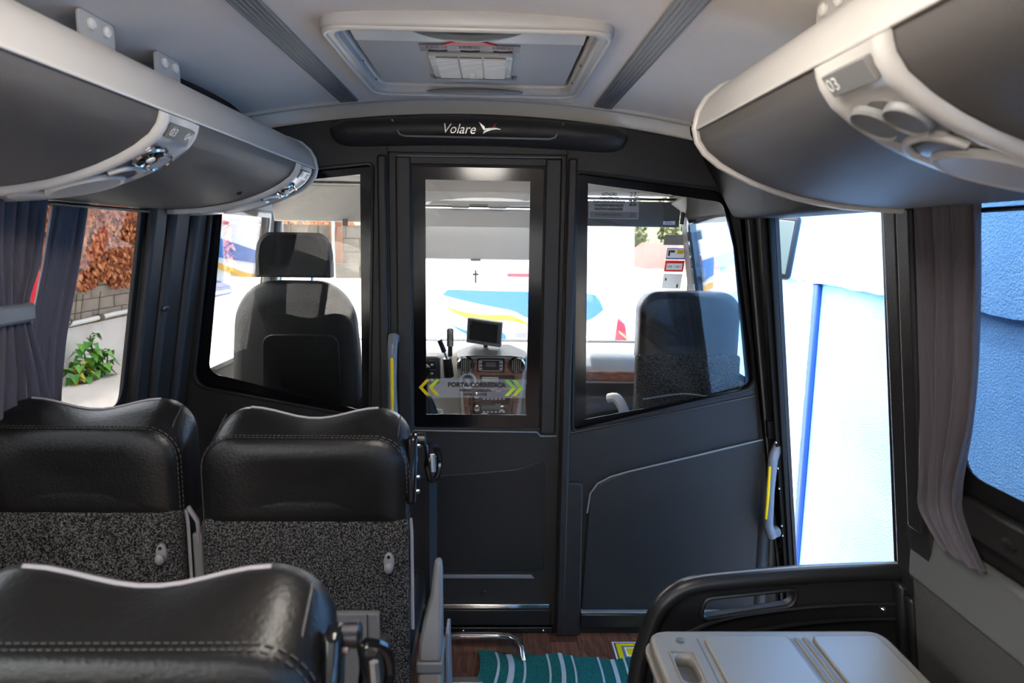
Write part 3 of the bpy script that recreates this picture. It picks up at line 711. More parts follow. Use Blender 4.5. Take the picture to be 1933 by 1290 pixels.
# ------------------------------------------------------------------ passenger seats
def outline(hwid, zb, zt, r, dip=0, n=9, peak=.68):
    """closed outline in x,z: bottom left -> up -> over -> down"""
    pts = [(-hwid, zb)]
    for i in range(1, 6): pts.append((-hwid, zb+(zt-r-zb)*i/6))
    for i in range(n): a = math.pi*(1-.5*i/(n-1)); pts.append((-hwid+r+r*math.cos(a), zt-r+r*math.sin(a)))
    m_ = 11
    for i in range(1, m_): pts.append((-hwid+r+(2*(hwid-r))*i/m_, zt))
    for i in range(n): a = math.pi*.5*(1-i/(n-1)); pts.append((hwid-r+r*math.cos(a), zt-r+r*math.sin(a)))
    for i in range(1, 6): pts.append((hwid, zt-r-(zt-r-zb)*i/6))
    pts.append((hwid, zb))
    if dip:
        o = []
        for x, z in pts:
            q = abs(x)/hwid; d = dip*(.5-.5*math.cos(math.pi*min(1, q/peak))) if q < peak else dip
            w_ = max(0, min(1, (z-(zt-r*1.2))/(r*1.2))); o.append((x, z+(d-dip)*w_))
        pts = o
    return pts
def sack(layers, name, m, parent, c, **k):
    """layers: [(y, outline)]; closed ends"""
    return MB().loft([[(c[0]+x, c[1]+y, c[2]+z) for x, z in ol] for y, ol in layers]).build(name, m, parent, angle=50, **k)
def scale_ol(ol, f, cz):
    return [(x*f, cz+(z-cz)*f) for x, z in ol]
def belt_gear(c, t):
    X, Y, Z = c
    o = MB().hexa([(X+.222, Y-.01, Z+.93), (X+.222, Y+.03, Z+.93), (X+.245, Y+.03, Z+.93), (X+.245, Y-.01, Z+.93), (X+.222, Y+.035, Z+1.075), (X+.222, Y+.07, Z+1.075), (X+.245, Y+.07, Z+1.075), (X+.245, Y+.035, Z+1.075)]).build('belt_bracket', 'gloss_black', t, .008)
    for q in ((.012, .955), (.02, .985), (.05, 1.05)): MB().lathe([(.006, 0), (.006, .004), (.003, .007)], at(X+.245, Y+q[0], Z+q[1]) @ Matrix.Rotation(R(90), 4, 'Y'), 10).build('bolt', 'chrome', o)
    MB().lathe([(.015, -.008), (.015, .010), (.009, .013)], at(X+.250, Y+.058, Z+1.062) @ Matrix.Rotation(R(90), 4, 'Y'), 16).build('belt_roller', 'dark_metal', o)
    b_ = MB().tube(smooth_path([(X+.262, Y+.06, Z+1.050), (X+.284, Y+.075, Z+1.035), (X+.292, Y+.080, Z+1.005), (X+.286, Y+.07, Z+.970), (X+.272, Y+.06, Z+.965), (X+.264, Y+.055, Z+1.0)], 4), .007, 8, closed=True).build('belt_guide', 'gloss_black', t)
    MB().tube([(X+.276, Y+.062, Z+1.025), (X+.279, Y+.058, Z+.985)], .006, 6).build('belt_slot', 'steel', b_)
    MB().loft([[(X+.250+dx, Y+.14+dy, z) for dx, dy in ((0, 0), (.012, 0), (.026, .05), (.014, .05))] for z in (Z+.98, Z+.7, Z+.50)]).build('seat_belt', 'black', t)
def make_seat(c, label, aisle, pocket=True, group='leather passenger seats'):
    X, Y, Z = c
    t = empty('passenger_seat', (X, Y+.2, 0), label, 'seat', group)
    back = outline(.226, .875, 1.082, .075); rid = outline(.222, .86, 1.122, .075, .026); fr_ = outline(.212, .86, 1.10, .08, .024)
    sack([(-.004, scale_ol(back, .25, .95)), (-.012, scale_ol(back, .6, .955)), (-.010, scale_ol(back, .88, .96)), (-.001, scale_ol(back, .975, .965)), (.008, back), (.05, [((a[0]+b[0])/2*1.01, (a[1]*.45+b[1]*.55)) for a, b in zip(back, rid)]), (.09, rid), (.115, rid), (.14, fr_), (.15, scale_ol(fr_, .9, .95))], 'headrest', 'leather', t, c)
    # double stitching around the back panel
    mb = MB()
    for f, y in ((.995, -.0005), (1.012, .008)):
        ol = scale_ol(back, f, .95); pl = [Vector((X+x, Y+y, Z+z)) for x, z in ol]
        for a, b in zip(pl, pl[1:]):
            n_ = max(1, int((b-a).length/.008))
            for j in range(n_):
                p = a+(b-a)*((j+.1)/n_); q = a+(b-a)*((j+.75)/n_); mb.tube([p, q], .0013, 4)
    o = mb.build('stitching', 'stitch', t, smooth=False); o['kind'] = 'stuff'
    for sx in (-1, 1):
        MB().tube([(X+sx*.200, Y+.006, Z+1.050), (X+sx*.2015, Y+.05, Z+1.088), (X+sx*.200, Y+.09, Z+1.109)], .0018, 5).build('side_seam', 'stitch', t)
    rp_ = [(x, z) for x, z in rid if abs(x) < .155 and z > 1.05]
    MB().tube([(X+x, Y+.103, Z+z+.0015) for x, z in rp_], .0032, 6).build('ridge_piping', 'piping', t)
    # carpeted back shell
    cl = outline(.228, .30, .895, .012)
    sack([(-.012, scale_ol(cl, .985, .6)), (-.016, scale_ol(cl, .96, .6)), (-.016, scale_ol(cl, .5, .6))][::-1] + [(-.008, cl), (.012, cl), (.016, scale_ol(cl, .98, .6))], 'carpet_back', 'carpet', t, c)
    MB().tube([(X+.231, Y+.012, Z+.89), (X+.233, Y+.014, Z+.86), (X+.234, Y+.014, Z+.62)], .004, 6).build('edge_piping', 'piping', t)
    h = MB().lathe([(.5, 0), (.5, .4), (.42, .6), (.15, .7)], at(X+.186, Y-.016, Z+.80) @ Matrix.Rotation(R(90), 4, 'X') @ Matrix.Diagonal((.024, .046, .012, 1)), 20).build('bag_hook', 'grey_plastic', t)
    MB().lathe([(.011, 0), (.012, .012), (.006, .016)], at(X+.186, Y-.02, Z+.791) @ Matrix.Rotation(R(90), 4, 'X'), 16, .8, 1).build('hook_lip', 'grey_plastic', h)
    MB().lathe([(.004, 0), (.004, .002)], at(X+.186, Y-.023, Z+.815) @ Matrix.Rotation(R(90), 4, 'X'), 10).build('hook_hole', 'black', h)
    if pocket:
        pk = box('net_pocket', (X-.17, Y-.034, Z+.36), (X+.165, Y-.016, Z+.685), 'pocket_cloth', t, .004)
        box('pocket_hem', (X+.137, Y-.036, Z+.36), (X+.140, Y-.033, Z+.683), 'stitch', pk)
    fo = outline(.205, .40, .89, .02)
    sack([(.014, fo), (.11, fo), (.135, scale_ol(fo, .93, .62))], 'back_cushion', 'leather', t, c)
    box('seat_cushion', (X-.215, Y+.10, Z+.40), (X+.215, Y+.56, Z+.50), 'leather', t, .03, seg=3)
    box('seat_frame', (X-.20, Y+.04, Z+.34), (X+.20, Y+.52, Z+.40), 'dark_metal', t, .008)
    for sx in (-1, 1):
        MB().tube([(X+sx*.15, Y+.28, Z+.36), (X+sx*.15, Y+.28, Z+.0)], .02, 10).build('leg', 'dark_metal', t)
    if aisle:
        belt_gear(c, t)
        # folded-up armrest and grey side cover
        a0 = X+.262; rings = []
        for z, y0_, y1_, w0, w1 in ((.525, .10, .20, -.018, .036), (.575, .10, .20, -.016, .036), (.62, .115, .19, -.006, .036), (.67, .13, .185, .008, .036), (.73, .14, .18, .014, .036), (.757, .145, .175, .018, .034)):
            rings.append([(a0+w0, Y-.075+y0_, Z+z), (a0+w1, Y-.075+y0_, Z+z), (a0+w1, Y-.075+y1_, Z+z), (a0+w0, Y-.075+y1_, Z+z)])
        o = MB().loft(rings).build('armrest', 'grey_plastic', t, .010)
        box('armrest_collar', (a0-.022, Y+.02, Z+.500), (a0+.040, Y+.13, Z+.528), 'side_trim', t, .004)
        box('side_cover', (a0-.02, Y+.025, Z+.10), (a0+.036, Y+.165, Z+.499), 'cooler', t, .008)
        MB().hexa([(a0+.038, Y+.14, Z+.18), (a0+.050, Y+.14, Z+.18), (a0+.050, Y+.30, Z+.18), (a0+.038, Y+.30, Z+.18), (a0+.038, Y+.14, Z+.53), (a0+.048, Y+.14, Z+.53), (a0+.048, Y+.21, Z+.53), (a0+.038, Y+.21, Z+.53)]).build('side_plate', 'handle_grey', t, .003)
    else:
        o = box('recliner_housing', (X+.236, Y+.02, Z+.45), (X+.262, Y+.10, Z+.83), 'grey_plastic', t, .006)
        MB().tube([(X+.235, Y+.015, Z+.895), (X+.252, Y+.02, Z+.86), (X+.25, Y+.03, Z+.80)], .010, 8, flat=.5).build('piping_end', 'piping', t)
    return t
SA = (-.411, 1.46, 0)
make_seat(SA, 'black leather aisle seat in front of the sliding door, with upright armrest and cloth pocket', True)
make_seat((-.915, 1.468, .016), 'black leather window seat beside the curtains, between pillar and aisle seat', False, False)
make_seat((-.411, .68, .0), 'black leather aisle seat one row behind, with pale ridge piping and belt bracket', True)

# floor rail loop beside the seat, by the partition
MB_ = empty('floor_rail', (-.05, 2.2, 0), 'bent silver tube loop low over the floor by the partition', 'rail')
MB().tube([(-.17, 2.375, .004), (-.17, 2.375, .035), (-.10, 2.37, .045), (.03, 2.368, .045), (.075, 2.36, .045), (.105, 2.335, .044), (.12, 2.30, .035), (.125, 2.27, .006)], .013, 12).build('tube', 'chrome', MB_)
MB().lathe([(.028, 0), (.028, .004), (.02, .006)], at(.125, 2.268, .001), 16).build('foot', 'chrome', MB_)
props(box('trim_10', (-.20, 2.14, 0.0), (-.02, 2.175, .012), 'steel', None, .003), kind='structure')

# towel mat on the floor
tw = empty('towel_mat', (.2, 2.1, 0), 'green towelling mat with white stripes lying on the wooden floor', 'mat')
def twz(x, y): return .012 + .004*math.sin(x*23+y*9) + .006*math.sin(x*9-y*31+1)*math.exp(-((x-.06)/.12)**2)
def twp(u, v): 
    x = -.04+.62*u + .012*math.sin(v*9)*(1-u)*1.5 - .05*v*(1-u); y = 2.325-.06*u - .62*v + .006*math.sin(u*30)*(1-v)
    return x, y
strs = [(.10, .115), (.165, .20), (.255, .268), (.40, .412), (.47, .495), (.545, .556), (.70, .712), (.775, .80), (.85, .862)]
def tstrip(u0, u1, dz, th, name, m):
    nu = max(2, int((u1-u0)/.02)); mb = MB(); nv = 40; L = []
    for lay in (0, 1):
        for j in range(nv+1):
            for i in range(nu+1):
                x, y = twp(u0+(u1-u0)*i/nu, j/nv); mb.v.append((x, y, twz(x, y)+dz-(th if lay else 0)))
    n_ = nu+1; LL = n_*(nv+1)
    for j in range(nv):
        for i in range(nu):
            a = j*n_+i; mb.f.append((a, a+1, a+n_+1, a+n_)); a += LL; mb.f.append((a, a+n_, a+n_+1, a+1))
    for j in range(nv):
        for i in (0, nu): a = j*n_+i; mb.f.append((a, a+n_, a+n_+LL, a+LL))
    for i in range(nu):
        for j in (0, nv): a = j*n_+i; mb.f.append((a, a+1, a+1+LL, a+LL))
    return mb.build(name, m, tw)
tstrip(0, 1, 0, .006, 'towel_body', 'towel')
for a, b in strs: tstrip(a, b, .0015, .003, 'stripe', 'towel_white')
# floor marking
fm = empty('floor_marking', (.53, 2.36, 0), 'yellow and white square floor sticker by the stairwell', 'sticker')
for i, (d, mm) in enumerate(((0, 'white'), (.006, 'mid_grey'), (.012, 'yellow'), (.03, 'grey_plastic'), (.04, 'white'), (.047, 'yellow'))):
    plate('sticker_layer', [rect(.468+d, 2.26+d, .63-d, 2.395-d)], at(0, 0, .0012+.0008*i), .0008, mm, fm)

# ------------------------------------------------------------------ stairwell guard and cooler box
gd = empty('stairwell_guard', (.75, 1.65, 0), 'black moulded guard panel with padded rail across the stairwell', 'guard panel')
GY = 1.64
rail = [(.375, GY-.02, .02), (.39, GY, .36), (.41, GY, .48), (.438, GY, .565), (.475, GY, .612), (.53, GY, .640), (.65, GY, .655), (.80, GY, .668), (.95, GY, .676), (1.065, GY, .679)]
MB().tube(smooth_path(rail), .024, 14).build('padded_rail', 'charcoal_smooth', gd)
MB().tube([p+Vector((-.010 if p.z < .55 else 0, -.004, .021 if p.z > .55 else .012)) for p in smooth_path(rail)[8:]], .0045, 6).build('rail_piping', 'grey_plastic', gd)
outer = [(.395, .02), (.40, .36), (.418, .47), (.446, .555), (.482, .60), (.535, .626), (.65, .641), (.80, .654), (.95, .662), (1.075, .664), (1.12, .40), (1.14, .02)]
slot = rpoly([(.545, .545, .03), (.56, .605, .02), (.80, .632, .02), (.79, .585, .03)])
front('guard_panel', [outer, slot], GY-.005, .035, 'charcoal_smooth', gd, bev=.006)
MB().tube([(p[0], GY-.006, p[1]) for p in slot], .006, 8, closed=True).build('slot_rim', 'charcoal_smooth', gd)
MB().tube(smooth_path([(.50, GY-.008, .50), (.60, GY-.008, .545), (.75, GY-.008, .573), (.92, GY-.008, .588), (1.06, GY-.008, .592)]), .006, 8).build('moulded_rib', 'charcoal_smooth', gd)
MB().tube(smooth_path([(.47, GY-.008, .42), (.58, GY-.008, .485), (.75, GY-.008, .525), (.92, GY-.008, .545), (1.07, GY-.008, .55)]), .006, 8).build('moulded_rib', 'charcoal_smooth', gd)
MB().lathe([(.009, 0), (.009, .004), (.004, .008)], at(1.030, GY-.006, .575) @ Matrix.Rotation(R(90), 4, 'X'), 14).build('bolt', 'chrome', gd)
cb = empty('cooler_box', (.65, 1.25, 0), 'grey plastic box with grooved lid beside the stairwell guard', 'box')
CB = (.375, 1.0, .945, 1.50)
plate('box_body', [rpoly([(CB[0]+.012, CB[1], .04), (CB[2]-.012, CB[1], .04), (CB[2]-.012, CB[3]-.012, .04), (CB[0]+.012, CB[3]-.012, .04)])], at(0, 0, .285), .56, 'cooler', cb, .006)
ld = plate('lid', [rpoly([(CB[0], CB[1], .05), (CB[2], CB[1], .05), (CB[2], CB[3], .05), (CB[0], CB[3], .05)]), rpoly([(.415, 1.31, .02), (.455, 1.31, .02), (.455, 1.40, .02), (.415, 1.40, .02)])], at(0, 0, .583), .034, 'cooler', cb, .010)
plate('lid_rim', [rpoly([(CB[0]-.008, CB[1]-.008, .05), (CB[2]+.008, CB[1]-.008, .05), (CB[2]+.008, CB[3]+.008, .05), (CB[0]-.008, CB[3]+.008, .05)])], at(0, 0, .562), .014, 'cooler', cb, .004)
box('handle_recess', (.412, 1.307, .566), (.458, 1.403, .572), 'mid_grey', ld)
plate('raised_field', [rpoly([(.50, 1.03, .02), (.70, 1.03, .02), (.70, 1.465, .02), (.50, 1.465, .02)])], at(0, 0, .603), .010, 'cooler', ld, .004)
plate('raised_field', [rpoly([(.755, 1.03, .02), (.915, 1.03, .02), (.915, 1.465, .02), (.755, 1.465, .02)])], at(0, 0, .603), .010, 'cooler', ld, .004)
for x in (.709, .728, .748): box('lid_groove', (x-.002, 1.03, .5985), (x+.002, 1.462, .6006), 'mid_grey', ld)
box('lid_groove', (.484, 1.03, .5985), (.488, 1.462, .6006), 'mid_grey', ld)
for x in (.718, .738): MB().tube([(x, 1.03, .600), (x, 1.46, .600)], .005, 8).build('lid_rib', 'cooler', ld)
MB().tube([(.408, 1.30, .6), (.408, 1.41, .6), (.462, 1.41, .6), (.462, 1.30, .6)], .004, 6, closed=True).build('recess_rim', 'cooler', ld)
MB().lathe([(.010, 0), (.010, .003), (.005, .005)], at(.445, 1.455, .600), 16).build('lock', 'mid_grey', ld)

# ------------------------------------------------------------------ curtains
def curtain(name, s, rows, folds, label, group='curtains', amp=.010, seed=0, off=.045, tie=None):
    """rows: (z, y_left, y_right, gather) from top to bottom"""
    t = empty(name, (wx(s, 1.2)-s*off, rows[0][1], rows[-1][0]), label, 'curtain', group)
    rnd = random.Random(seed); ph = [rnd.random()*6 for _ in range(4)]
    P = smooth_path([(z, a, b) for z, a, b, g in rows], 8); G = [r[3] for r in rows]
    mb = MB(); nx = 64; n_ = nx+1
    for j, (z, a, b) in enumerate(P):
        gi = j/8; g = G[min(int(gi), len(G)-1)]*(1-gi % 1)+G[min(int(gi)+1, len(G)-1)]*(gi % 1)
        for i in range(nx+1):
            u = i/nx; d = amp*g*(math.sin(u*folds*2*math.pi+ph[0]+.5*math.sin(z*5)) + .5*math.sin(u*folds*4.3*math.pi+ph[1]+z*3) + .25*math.sin(u*folds*9*math.pi+ph[2]))
            mb.v.append((wx(s, z)-s*(off+d), a+(b-a)*u, z))
    for j in range(len(P)-1):
        for i in range(nx): q = j*n_+i; mb.f.append((q, q+1, q+n_+1, q+n_))
    mb.build('cloth', 'curtain', t, solid=.003, angle=80)
    return t
c1 = curtain('curtain', -1, [(1.592, 1.34, 1.60, 1), (1.45, 1.36, 1.59, 1), (1.345, 1.42, 1.568, .8), (1.2, 1.38, 1.635, 1), (1.15, 1.365, 1.655, 1), (1.10, 1.35, 1.68, 1.1)], 7, 'dark grey pleated curtain gathered in a grey tie band', amp=.009, seed=1, off=.046)
box('tie_band', (wx(-1, 1.345)+.028, 1.41, 1.318), (wx(-1, 1.345)+.066, 1.575, 1.362), 'grey_plastic', c1, .008)
box('tie_clip', (wx(-1, 1.345)+.01, 1.578, 1.31), (wx(-1, 1.345)+.03, 1.598, 1.37), 'grey_plastic', c1, .004)
curtain('curtain', -1, [(1.592, 1.668, 1.815, .9), (1.45, 1.652, 1.80, .8), (1.25, 1.625, 1.77, .7), (1.05, 1.655, 1.765, .9), (.90, 1.67, 1.79, .9)], 3.5, 'dark grey loose curtain beside the window pillar and the brown leafy wall', amp=.010, seed=4, off=.020)
curtain('curtain', 1, [(1.62, 1.255, 1.425, .9), (1.45, 1.265, 1.43, .8), (1.2, 1.295, 1.445, .6), (1.0, 1.36, 1.46, .8), (.92, 1.345, 1.47, .8), (.85, 1.29, 1.40, .6)], 3, 'dark violet grey curtain hanging by the blue wall window', amp=.016, seed=9, off=.05)
for s, y0, y1 in ((-1, -3, 2.1), (1, -3, 1.48)):
    o = MB().tube([(wx(s, 1.6)-s*.03, y0, 1.585), (wx(s, 1.6)-s*.03, y1, 1.585)], .005, 8).build('curtain_rail', 'black')
    props(o, 'black curtain rail under the luggage rack over the ' + ('side windows facing the leafy wall' if s < 0 else 'window facing the blue wall'), 'rail')

# ------------------------------------------------------------------ cab: structure
props(MB().loft([[(x, y, z) for x, z in ((-1.03, 1.74), (-.9, 1.80), (-.06, 1.83), (.8, 1.80), (.93, 1.74), (.93, 1.79), (-.06, 1.88), (-1.03, 1.79))] for y in (2.52, 3.45)]).build('ceiling_cab', 'visor_cloth', angle=60), kind='structure')
ap = []
k += 1
ws = MB().loft([[(-1.03, 3.42, 1.76), (.93, 3.42, 1.76), (.93, 3.425, 1.765), (-1.03, 3.425, 1.765)], [(-1.12, 3.72, .95), (1.02, 3.72, .95), (1.02, 3.725, .953), (-1.12, 3.725, .953)]]).build('window_%d' % k, 'glass_clear', smooth=False)
props(ws, kind='structure')
def pilr(name, pts, r, m): return props(MB().tube(pts, r, 12).build(name, m), kind='structure')
pilr('trim_11', [(1.09, 3.60, .95), (1.065, 3.48, 1.3), (1.03, 3.42, 1.60)], .066, 'rubber')
pilr('trim_12', [(1.03, 3.42, 1.595), (1.0, 3.40, 1.66), (.93, 3.38, 1.76)], [.068, .078, .11], 'light_grey')
pilr('trim_13', [(-1.14, 3.62, .95), (-1.12, 3.50, 1.3), (-1.07, 3.40, 1.72)], .05, 'charcoal_smooth')
pilr('trim_14', [(-1.15, 3.60, .96), (1.05, 3.60, .96)], .03, 'black')
props(box('trim_15', (-1.05, 3.395, 1.735), (.95, 3.46, 1.87), 'visor_cloth', None, .015), kind='structure')
props(box('wall_nose', (-1.15, 3.70, -.4), (1.05, 3.76, .95), 'white', None, .02), kind='structure')

# dashboard
db = empty('dashboard', (X0, 3.3, .6), 'pale grey cab dashboard with a brown burl centre console', 'dashboard')
prof = [(3.14, .60), (3.14, .80), (3.10, .87), (3.105, .915), (3.12, .975), (3.16, 1.0), (3.30, 1.02), (3.62, .97), (3.62, .60)]
MB().loft([[(x, y, z-(.0)) for y, z in prof] for x in (-1.12, -.35, .2, 1.02)]).build('dash_body', 'dash_grey', db, .012)
box('dash_band', (.16, 3.088, .872), (1.01, 3.115, .918), 'burl', db, .006)
box('dash_lower', (.16, 3.105, .62), (1.01, 3.15, .865), 'dash_dark', db, .01)
cs = front('console', rpoly([(-.135, .68, .01), (.13, .68, .01), (.158, .965, .03), (.12, .992, .05), (-.12, .992, .05), (-.163, .965, .03)]), 3.06, .10, 'dash_grey', db, bev=.008)
front('burl_panel', rpoly([(-.118, .69, .01), (.112, .69, .01), (.146, .955, .025), (.12, .978, .03), (-.125, .978, .03), (-.148, .955, .025)]), 3.052, .012, 'burl', cs, bev=.003)
MB().loft([[(-.16, 3.05, .985), (-.16, 3.16, .99), (-.16, 3.16, 1.0)], [(-.08, 3.02, .998), (-.08, 3.16, 1.0), (-.08, 3.16, 1.03)], [(.08, 3.02, .998), (.08, 3.16, 1.0), (.08, 3.16, 1.03)], [(.155, 3.05, .985), (.155, 3.16, .99), (.155, 3.16, 1.0)]]).build('console_hood', 'dash_dark', cs, .003)
FX = Matrix.Rotation(R(90), 4, 'X')
for x in (-.118, .112):
    v = MB().lathe([(.040, 0), (.040, .012), (.034, .020), (.030, .010), (.028, .008)], at(x, 3.052, .951) @ FX, 28).build('air_vent', 'chrome', cs)
    MB().lathe([(.029, 0), (.029, .009)], at(x, 3.052, .951) @ FX, 24).build('vent_core', 'black', v)
    for d in (-.018, -.009, 0, .009, .018):
        hh = math.sqrt(.028**2-d*d); box('vent_vane', (x+d-.0015, 3.036, .951-hh), (x+d+.0015, 3.044, .951+hh), 'steel', v)
ac = box('climate_panel', (-.068, 3.036, .918), (.058, 3.056, .982), 'black', cs, .006)
plate('climate_screen', [rect(-.028, .946, .018, .966, .002)], at(0, 3.035, 0) @ MXZ, .002, 'lcd', ac)
text('climate_digits', '17.0', .016, 'lamp_red', at(-.01, 3.033, .956) @ MXZ, ac, th=.001)
MB().tube([(x, 3.0355, z) for x, z in rect(-.058, .926, .048, .975, .008)], .0012, 5, closed=True).build('climate_outline', 'white', ac)
for x in (-.05, .04):
    for z in (.936, .951, .966): box('button', (x-.006, 3.033, z-.005), (x+.006, 3.037, z+.005), 'light_grey', ac, .001)
clk = MB().lathe([(.038, 0), (.038, .008), (.031, .011), (.029, .007)], at(-.108, 3.052, .877) @ FX, 28).build('dial', 'white', cs)
MB().lathe([(.028, 0), (.027, .009)], at(-.108, 3.052, .877) @ FX, 24).build('dial_face', 'mid_grey', clk)
MB().lathe([(.010, 0), (.009, .016)], at(-.108, 3.052, .877) @ FX, 16).build('dial_knob', 'light_grey', clk)
sl_ = box('storage_slot', (-.055, 3.040, .850), (.105, 3.056, .905), 'black', cs, .005)
box('slot_lid', (-.045, 3.034, .876), (.03, 3.042, .897), 'steel', sl_, .002)
def radio(z, chr_):
    r_ = empty('car_radio', (-.0, 3.05, z), 'black car radio with silver knobs in the burl console, ' + ('the upper one' if chr_ else 'the lower one'), 'radio')
    box('radio_body', (-.085, 3.028, z-.026), (.085, 3.056, z+.026), 'black', r_, .004)
    box('radio_display', (-.045, 3.025, z-.004), (.055, 3.030, z+.016), 'lcd' if not chr_ else 'screen', r_, .001)
    for x in ((-.068,) if chr_ else (-.066, .05)): MB().lathe([(.015, 0), (.014, .012), (.009, .014)], at(x, 3.03, z+.004) @ FX, 18).build('knob', 'chrome', r_)
    for i in range(6): box('button', (-.04+i*.018, 3.0255, z-.018), (-.028+i*.018, 3.029, z-.010), 'light_grey', r_, .001)
    text('radio_lettering', 'RADIO' if False else 'AM FM', .008, 'white', at(.03, 3.0245, z+.021) @ MXZ, r_, th=.0006)
radio(.812, True); radio(.752, False)
for x, dx in ((-.108, .012), (.103, -.012)):
    MB().tube([(x, 3.048, .84), (x+dx, 3.048, .70)], .005, 8).build('console_trim', 'chrome', cs)
for x in (-.152, .147): MB().lathe([(.008, 0), (.008, .003), (.003, .004)], at(x, 3.058, .972) @ FX, 12).build('screw_cover', 'burl', cs)
# switch panel left of the console
sw = box('switch_panel', (-.42, 3.03, .86), (-.235, 3.10, .99), 'dash_dark', db, .015)
for x in (-.31, -.268):
    for z in (.955, .915, .885):
        b_ = box('rocker_switch', (x-.016, 3.02, z-.017), (x+.016, 3.034, z+.017), 'black', sw, .003); box('switch_mark', (x-.006, 3.018, z-.004), (x+.006, 3.021, z+.004), 'white', b_)
# centre tunnel with gear lever
tn = MB().hexa([(-.34, 2.60, .30), (.16, 2.60, .30), (.16, 3.05, .30), (-.34, 3.05, .30), (-.34, 2.72, .62), (.12, 2.72, .62), (.13, 3.04, .68), (-.34, 3.04, .74)]).build('engine_tunnel', 'dash_grey', None, .03)
props(tn, 'pale grey engine cover between the cab seats', 'engine cover')
gl = empty('gear_lever', (-.285, 2.95, .72), 'black gear lever in a leather gaiter left of the console', 'gear lever')
MB().lathe([(.055, 0), (.04, .05), (.018, .10)], at(-.285, 2.95, .728), 20).build('gaiter', 'leather', gl)
MB().tube([(-.285, 2.95, .82), (-.29, 2.94, .92)], .007, 8).build('lever', 'chrome', gl)
MB().lathe([(.012, 0), (.022, .02), (.02, .045), (.008, .055)], at(-.29, 2.94, .915), 16).build('knob', 'black', gl)
plate('gaiter_ring', [rect(-.36, 2.88, -.215, 3.02, .04), rect(-.345, 2.895, -.23, 3.005, .035)], at(0, 0, .745) @ Matrix.Rotation(R(0), 4, 'X'), .02, 'light_grey', gl, .004)
pbk = empty('parking_brake', (-.2, 3.04, .95), 'black parking brake lever on a pale stalk beside the console', 'lever')
MB().tube([(-.192, 3.03, .90), (-.20, 3.02, .985)], [.022, .02], 12).build('base', 'black', pbk)
MB().tube([(-.20, 3.02, .98), (-.215, 3.015, 1.02)], .005, 8).build('stalk', 'steel', pbk)
MB().tube([(-.213, 3.015, 1.015), (-.235, 3.01, 1.07)], .011, 8).build('grip', 'black', pbk)
mic = empty('hand_microphone', (-.19, 3.06, 1.05), 'dark handset with coiled cord on the dashboard top', 'microphone')
box('body', (-.205, 3.05, 1.03), (-.175, 3.075, 1.115), 'black', mic, .008)
MB().tube([(-.188+.007*math.cos(i*.9), 3.045+.004*math.sin(i*.9), 1.035+i*.0011) for i in range(70)], .0022, 5).build('coiled_cord', 'steel', mic)
box('foot', (-.20, 3.06, .985), (-.18, 3.075, 1.035), 'black', mic, .003)
# monitor
mo = empty('monitor', (-.035, 3.12, 1.02), 'small dark screen monitor standing on the dashboard', 'monitor')
MT = at(-.035, 3.11, 1.093) @ Matrix.Rotation(R(3), 4, 'Y') @ Matrix.Rotation(R(12), 4, 'X') @ Matrix.Rotation(R(-14), 4, 'Z')
MB().box((-.082, -.014, -.060), (.082, .014, .060), MT).build('housing', 'mid_grey', mo, .005)
MB().box((-.068, -.0165, -.040), (.064, -.012, .050), MT).build('screen', 'screen', mo, .001)
MB().box((-.080, -.0155, -.058), (.080, -.012, -.043), MT).build('lower_bezel', 'grey_plastic', mo, .001)
for x in (-.05, -.035, .0): MB().lathe([(.003, 0), (.003, .003)], MT @ at(x, -.0155, -.051) @ FX, 8).build('button', 'black', mo)
MB().tube([(-.03, 3.125, 1.05), (-.03, 3.13, 1.01), (-.03, 3.13, 1.0)], [.010, .010, .03], 10).build('stand', 'black', mo)
pp = empty('paper_card', (0, 3.01, .72), 'white paper slip leaning against the lower radio', 'paper')
plate('sheet', [rpoly([(-.065, .66), (-.05, .73, .01), (-.03, .738), (.07, .695), (.06, .66)])], at(0, 3.015, 0) @ MXZ, .002, 'paper', pp)
for i in range(4): box('printed_line', (-.04, 3.012, .712-i*.011), (.02+i*.006, 3.0136, .714-i*.011), 'mid_grey', pp)
# steering wheel
stw = empty('steering_wheel', (-.78, 3.0, 1.0), 'black steering wheel before the driver seat', 'steering wheel')
SM = at(-.80, 2.99, .95) @ Matrix.Rotation(R(-55), 4, 'X')
MB().tube([SM @ Vector((.20*math.cos(a), .20*math.sin(a), 0)) for a in [2*math.pi*i/40 for i in range(40)]], .014, 10, closed=True).build('rim', 'leather', stw)
MB().lathe([(.06, -.02), (.06, .015), (.04, .03)], SM, 20).build('hub', 'black', stw)
for a in (0, 120, 240): MB().tube([SM @ Vector((0, 0, 0)), SM @ Vector((.2*math.cos(R(a-90)), .2*math.sin(R(a-90)), 0))], .012, 8).build('spoke', 'black', stw)
MB().tube([SM @ Vector((0, 0, -.02)), (-.80, 3.16, .80)], .03, 10).build('column', 'dash_dark', stw)

